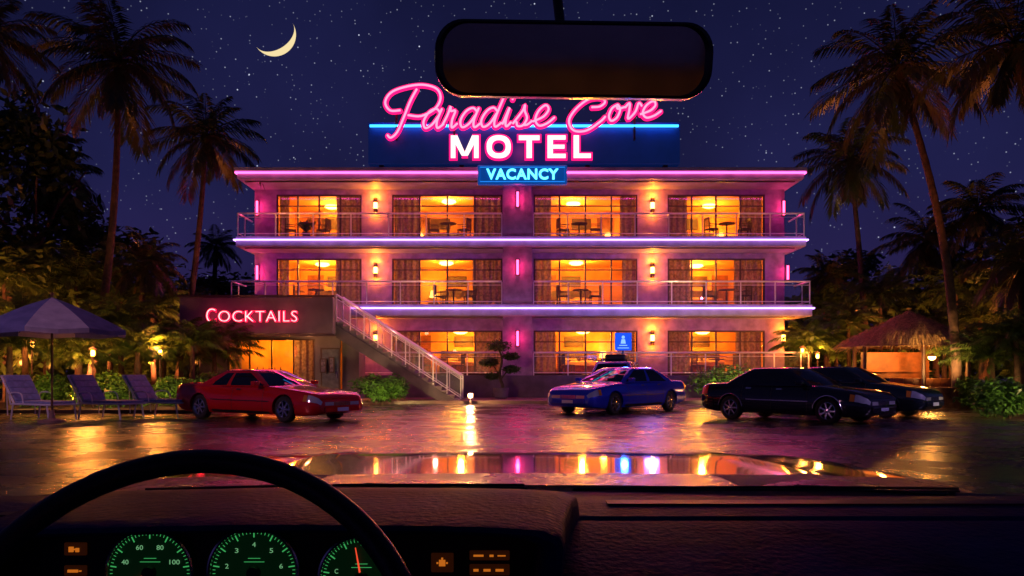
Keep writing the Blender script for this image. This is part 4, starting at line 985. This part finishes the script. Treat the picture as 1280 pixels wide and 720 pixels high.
binn('instrument_hood',[(.80,-.024,-.007),(.715,-.022,-.009),(.706,-.016,-.008),(.703,-.009,-.005),(.706,-.003,-.001),(.714,0,0),(.78,.004,.001),(.90,.020,0),(.97,.032,-.006),(1.0,.036,-.02),(1.02,.04,-.06)],0,dash)
MB().box(BX0-.02,BX1-.01,.80,.82,.93,1.107).build('cluster_panel',dash2,own)
gd=mat('gauge_face',(.002,.003,.002),.6,emit=(.001,.014,.004),es=.35)
gt=emis('gauge_green',(.07,.62,.16),.6); gw=emis('gauge_number',(.30,.80,.36),.45); gn=emis('gauge_needle',(1,.08,.03),1.0)
for gi,(px,py,rp_,lab,nd) in enumerate([(188,715,54,['20','40','60','80','100','120'],-150),(318,715,56,['1','2','3','4','5','6','7'],-120),(452,722,52,['C','H'],100)]):
    Y=.794; cx_,cz_,rd=PX(px,Y),PZ(py,Y),rp_/F*Y
    def c2(a,q): return (cx_+q*math.cos(a),cz_+q*math.sin(a))
    g=MB(); g.lathe([(rd,0),(rd*.001,0)],(cx_,Y,cz_),'y',48,cap=False); G=g.build('gauge',gd,own)
    g=MB(); g.tube([(cx_+rd*math.cos(2*PI*i/48),Y-.003,cz_+rd*math.sin(2*PI*i/48)) for i in range(48)],.0022,8,closed=True); g.build('gauge_ring',M['chrome'],G,smooth=True)
    g=MB(); nt_=50
    for i in range(nt_+1):
        a=R(225)-R(270)*i/nt_; big=i%5==0; q0,q1=rd*(.78 if big else .86),rd*.92; wd=.0006 if big else .0003
        u=(math.cos(a),math.sin(a)); v=(-u[1]*wd,u[0]*wd)
        g.quad((cx_+u[0]*q0-v[0],Y-.0015,cz_+u[1]*q0-v[1]),(cx_+u[0]*q1-v[0],Y-.0015,cz_+u[1]*q1-v[1]),(cx_+u[0]*q1+v[0],Y-.0015,cz_+u[1]*q1+v[1]),(cx_+u[0]*q0+v[0],Y-.0015,cz_+u[1]*q0+v[1]))
    g.build('gauge_ticks',gt,G)
    g=MB()
    for i,s_ in enumerate(lab):
        a=R(225)-R(270)*(i+.5)/len(lab) if len(lab)>2 else R(165 if i==0 else 15); xx,zz=c2(a,rd*.62); w_=.0017*len(s_)
        text_geo(g,s_,xx-w_,xx+w_,zz-.0023,zz+.0023,Y-.0012,.0003)
    g.build('gauge_numbers',gw,G)
    g=MB(); g.box(cx_-.010,cx_+.010,Y-.0012,Y-.0004,cz_+.010,cz_+.0104).box(cx_-.006,cx_+.006,Y-.0012,Y-.0004,cz_+.0135,cz_+.0139); g.build('gauge_marks',gt,G)
    a=R(nd); MB().tube([(cx_-rd*.1*math.cos(a),Y-.004,cz_-rd*.1*math.sin(a)),(cx_+rd*.75*math.cos(a),Y-.004,cz_+rd*.75*math.sin(a))],[.0012,.0005],6).build('gauge_needle',gn,G)
    MB().lathe([(.006,Y-.007),(.007,Y-.002)],(cx_,0,cz_),'y',16).build('needle_hub',M['black'],G)
og=emis('warning_orange',(1,.25,.02),.5); dk=mat('lamp_well',(.02,.010,.004),.4,emit=(.3,.06,.01),es=.05)
def warn(px,py,wp,hp,bars):
    Y=.798; x_,z_=PX(px,Y),PZ(py,Y); w_,h_=wp/F*Y/2,hp/F*Y/2
    o=MB().box(x_-w_,x_+w_,Y-.002,Y+.001,z_-h_,z_+h_).build('warning_lamp',dk,own,bevel=.001)
    g=MB()
    for (a,b3,c_,d_) in bars: g.box(x_+a*w_,x_+b3*w_,Y-.0035,Y-.0021,z_+c_*h_,z_+d_*h_)
    g.build('lamp_symbol',og,o)
warn(95,686,28,16,[(-.5,-.1,-.4,.4),(.1,.4,-.4,.2),(-.1,.1,-.1,.1)]); warn(95,713,28,13,[(-.6,.3,-.25,.25),(.4,.6,-.1,.1)])
warn(553,703,28,24,[(-.28,.28,-.32,.32),(-.5,-.34,-.08,.08),(.34,.5,-.08,.08),(-.08,.08,.36,.55)])
warn(612,694,50,12,[(-.8,-.3,-.15,.2),(0,.2,-.2,.2),(.4,.8,-.1,.1)]); warn(612,712,50,14,[(-.8,-.55,-.2,.2),(-.3,.05,-.2,.2),(.3,.7,-.2,.2)])
# steering wheel
SWC=Vector((-.236,.54,1.020)); th=R(25); ux=Vector((1,0,0)); uz=Vector((0,math.sin(th),math.cos(th))); un=ux.cross(uz)
Rw=.178
g=MB(); ns=96; nr=16
pts=[SWC+ux*math.cos(2*PI*i/ns)*Rw+uz*math.sin(2*PI*i/ns)*Rw for i in range(ns)]
leather=mat('wheel_leather',(.010,.011,.018),.36,bump=.12,bscale=320)
g.tube(pts,[.0092]*ns,nr,closed=True); SW=g.build('steering_wheel',leather,own,smooth=True)
for a in (0,180,270):
    g=MB()
    a=R(a); d=ux*math.cos(a)+uz*math.sin(a); s_=ux*-math.sin(a)+uz*math.cos(a); P=[]
    for o_ in (.012,-.004):
        for (q_,w_) in ((.04,-.022),(.172,-.012),(.172,.012),(.04,.022)):
            p=SWC+d*q_+s_*w_+un*o_ ; P.append(p+Vector((0,.02*(1-q_/.17),-.05*(1-q_/.2) if abs(math.sin(a))<.5 else 0)))
    g.hexa(P)
    g.build('spoke',leather,SW,bevel=.004)
g=MB(); P=[SWC+ux*math.cos(2*PI*i/24)*.058+uz*math.sin(2*PI*i/24)*.045+Vector((0,.012,-.036)) for i in range(24)]
g.v+= [tuple(p) for p in P]+[tuple(p+Vector((0,-.02,.009))+(SWC-p)*.15) for p in P]
for i in range(24): j=(i+1)%24; g.face((i,j,24+j,24+i))
g.face([24+i for i in range(24)]); g.build('horn_pad',leather,SW,smooth=True)
MB().tube([SWC+Vector((0,.01,-.005)),SWC+Vector((0,.2,-.09))],.03,12).build('steering_column',dash2,own,smooth=True)
# bonnet
hoodp=mat('bonnet_paint',(.006,.008,.018),.11,metal=.0,coat=1.0,spec=1.0)
hoodp.node_tree.nodes['Principled BSDF'].inputs['Coat Roughness'].default_value=.05
g=MB(); nx,ny=40,30
ysl=[1.36+ (3.0-1.36)*(j/ny) for j in range(ny+1)]
def hoodz(x_,y): 
    z=1.078-.012*((y-1.36)/.35) if y<1.7 else 1.0663-.030*(y-1.7)-.085*(y-1.7)**2
    q=abs(x_)/.84; z-=.014*q**2+.075*max(0,q-.74)**2/.08
    z+=.005*math.exp(-((abs(x_)-.46)/.03)**2)
    return z
for j,y in enumerate(ysl):
    for i in range(nx+1):
        x_=-.84+1.68*i/nx; g.v.append((x_+.04,y,hoodz(x_,y)))
for j in range(ny):
    for i in range(nx): a=j*(nx+1)+i; g.face((a,a+1,a+nx+2,a+nx+1))
g.build('bonnet',hoodp,own,smooth=True)
loftX('cowl',[(1.215,1.05),(1.25,1.058),(1.32,1.056),(1.345,1.060),(1.35,1.045)],-.85,.92,M['black'],own,.02)
for (xa,ya,za,xb,yb,zb) in [(-.60,1.31,1.058,.02,1.29,1.068),(.10,1.31,1.058,.72,1.29,1.062)]:
    P=crm([(xa,ya,za),((xa+xb)/2,ya-.01,(za+zb)/2+.003),(xb,yb,zb)],6)
    o=MB().tube(P,.0022,8).build('wiper',M['rubber'],own,smooth=True)
    MB().tube([(p.x,p.y-.004,p.z-.004) for p in P[2:]],.0016,6).build('wiper_blade',M['black'],o)
    MB().tube([(xb,yb+.02,zb-.014),((xa+xb)/2+.05,ya-.005,(za+zb)/2+.004)],.0025,6).lathe([(.008,zb-.02),(.006,zb-.006)],(xb,yb+.02,0),'z',12).build('wiper_arm',M['black'],o)
# rear view mirror
mc_=Vector((PX(716,.70),.70,PZ(77.5,.70))); hw,hh=.1200,.0312
def rr_(hw,hh,r,n=8):
    P=[]
    for (sx,sy,a0) in ((1,1,0),(-1,1,90),(-1,-1,180),(1,-1,270)):
        for i in range(n+1): a=R(a0+90*i/n); P.append((sx*(hw-r)+r*math.cos(a),sy*(hh-r)+r*math.sin(a)))
    return P
tilt=Matrix.Rotation(R(13.2),3,'X')@Matrix.Rotation(R(0.8),3,'Y')
g=MB(); lay=[(-.012,.935,.0215),(-.017,.965,.023),(-.016,.99,.024),(-.011,1.0,.025),(.0,1.0,.025),(.008,.94,.022),(.012,.8,.018)]
for (y,s_,r_) in lay:
    for p in rr_(hw*s_,hh*(s_ if s_>.97 or y>0 else s_-.04),r_): g.v.append(tuple(mc_+tilt@Vector((p[0],y,p[1]))))
k=36
for i in range(len(lay)-1):
    for j in range(k): l=(j+1)%k; g.face((i*k+j,i*k+l,(i+1)*k+l,(i+1)*k+j))
g.face([(len(lay)-1)*k+j for j in range(k)])
MR=g.build('rear_view_mirror',mat('mirror_case',(.02,.018,.018),.22),own,smooth=True)
g=MB(); P=rr_(hw*.945,hh*.90,.0215); g.v=[tuple(mc_+tilt@Vector((p[0],-.0125,p[1]))) for p in P]; g.face(range(len(P))); 
g.build('mirror_glass',mat('mirror_glass',(.55,.50,.44),.07,metal=1),MR)
MB().tube(crm([mc_+Vector((-.008,.016,.01)),mc_+Vector((-.010,.026,.05)),mc_+Vector((-.016,.016,.09))],4),.0045,10).build('mirror_stem',M['black'],MR,smooth=True)
loftX('headliner',[(.47,1.580),(.455,1.572),(.40,1.576),(0,1.60),(-1.2,1.57),(-1.7,1.47)],-.75,.85,mat('headliner',(.16,.12,.09),.9),own,.012)
seat=mat('seat_fabric',(.20,.135,.09),.8,noise=.5,nscale=14)
loftX('rear_seat',[(-1.0,.35),(-1.0,.62),(-1.35,.60),(-1.42,.7),(-1.50,1.20),(-1.54,1.29),(-1.60,1.31),(-1.68,1.26)],-.65,.90,seat,own,.03)
MB().box(-.7,.8,-2.1,-1.69,1.05,1.08).build('parcel_shelf',dash2,own)
for sx in (-1,1): MB().hexa([(sx*.70+.08,-2.1,1.08),(sx*.78+.08,-2.1,1.08),(sx*.78+.08,-2.0,1.08),(sx*.70+.08,-2.0,1.08),(sx*.62+.08,-1.72,1.47),(sx*.78+.08,-1.66,1.47),(sx*.78+.08,-1.3,1.57),(sx*.62+.08,-1.5,1.57)]).build('rear_pillar',seat,own)
o=spot((.10,-.6,1.50),(.2,-1.7,1.25),(1,.64,.36),1.6,140,.03); o.parent=own; o.location.y-=.3  # added dim spot behind the camera for the mirror reflection
scene.view_settings.view_transform='Standard'; scene.view_settings.look='None'; scene.view_settings.exposure=0
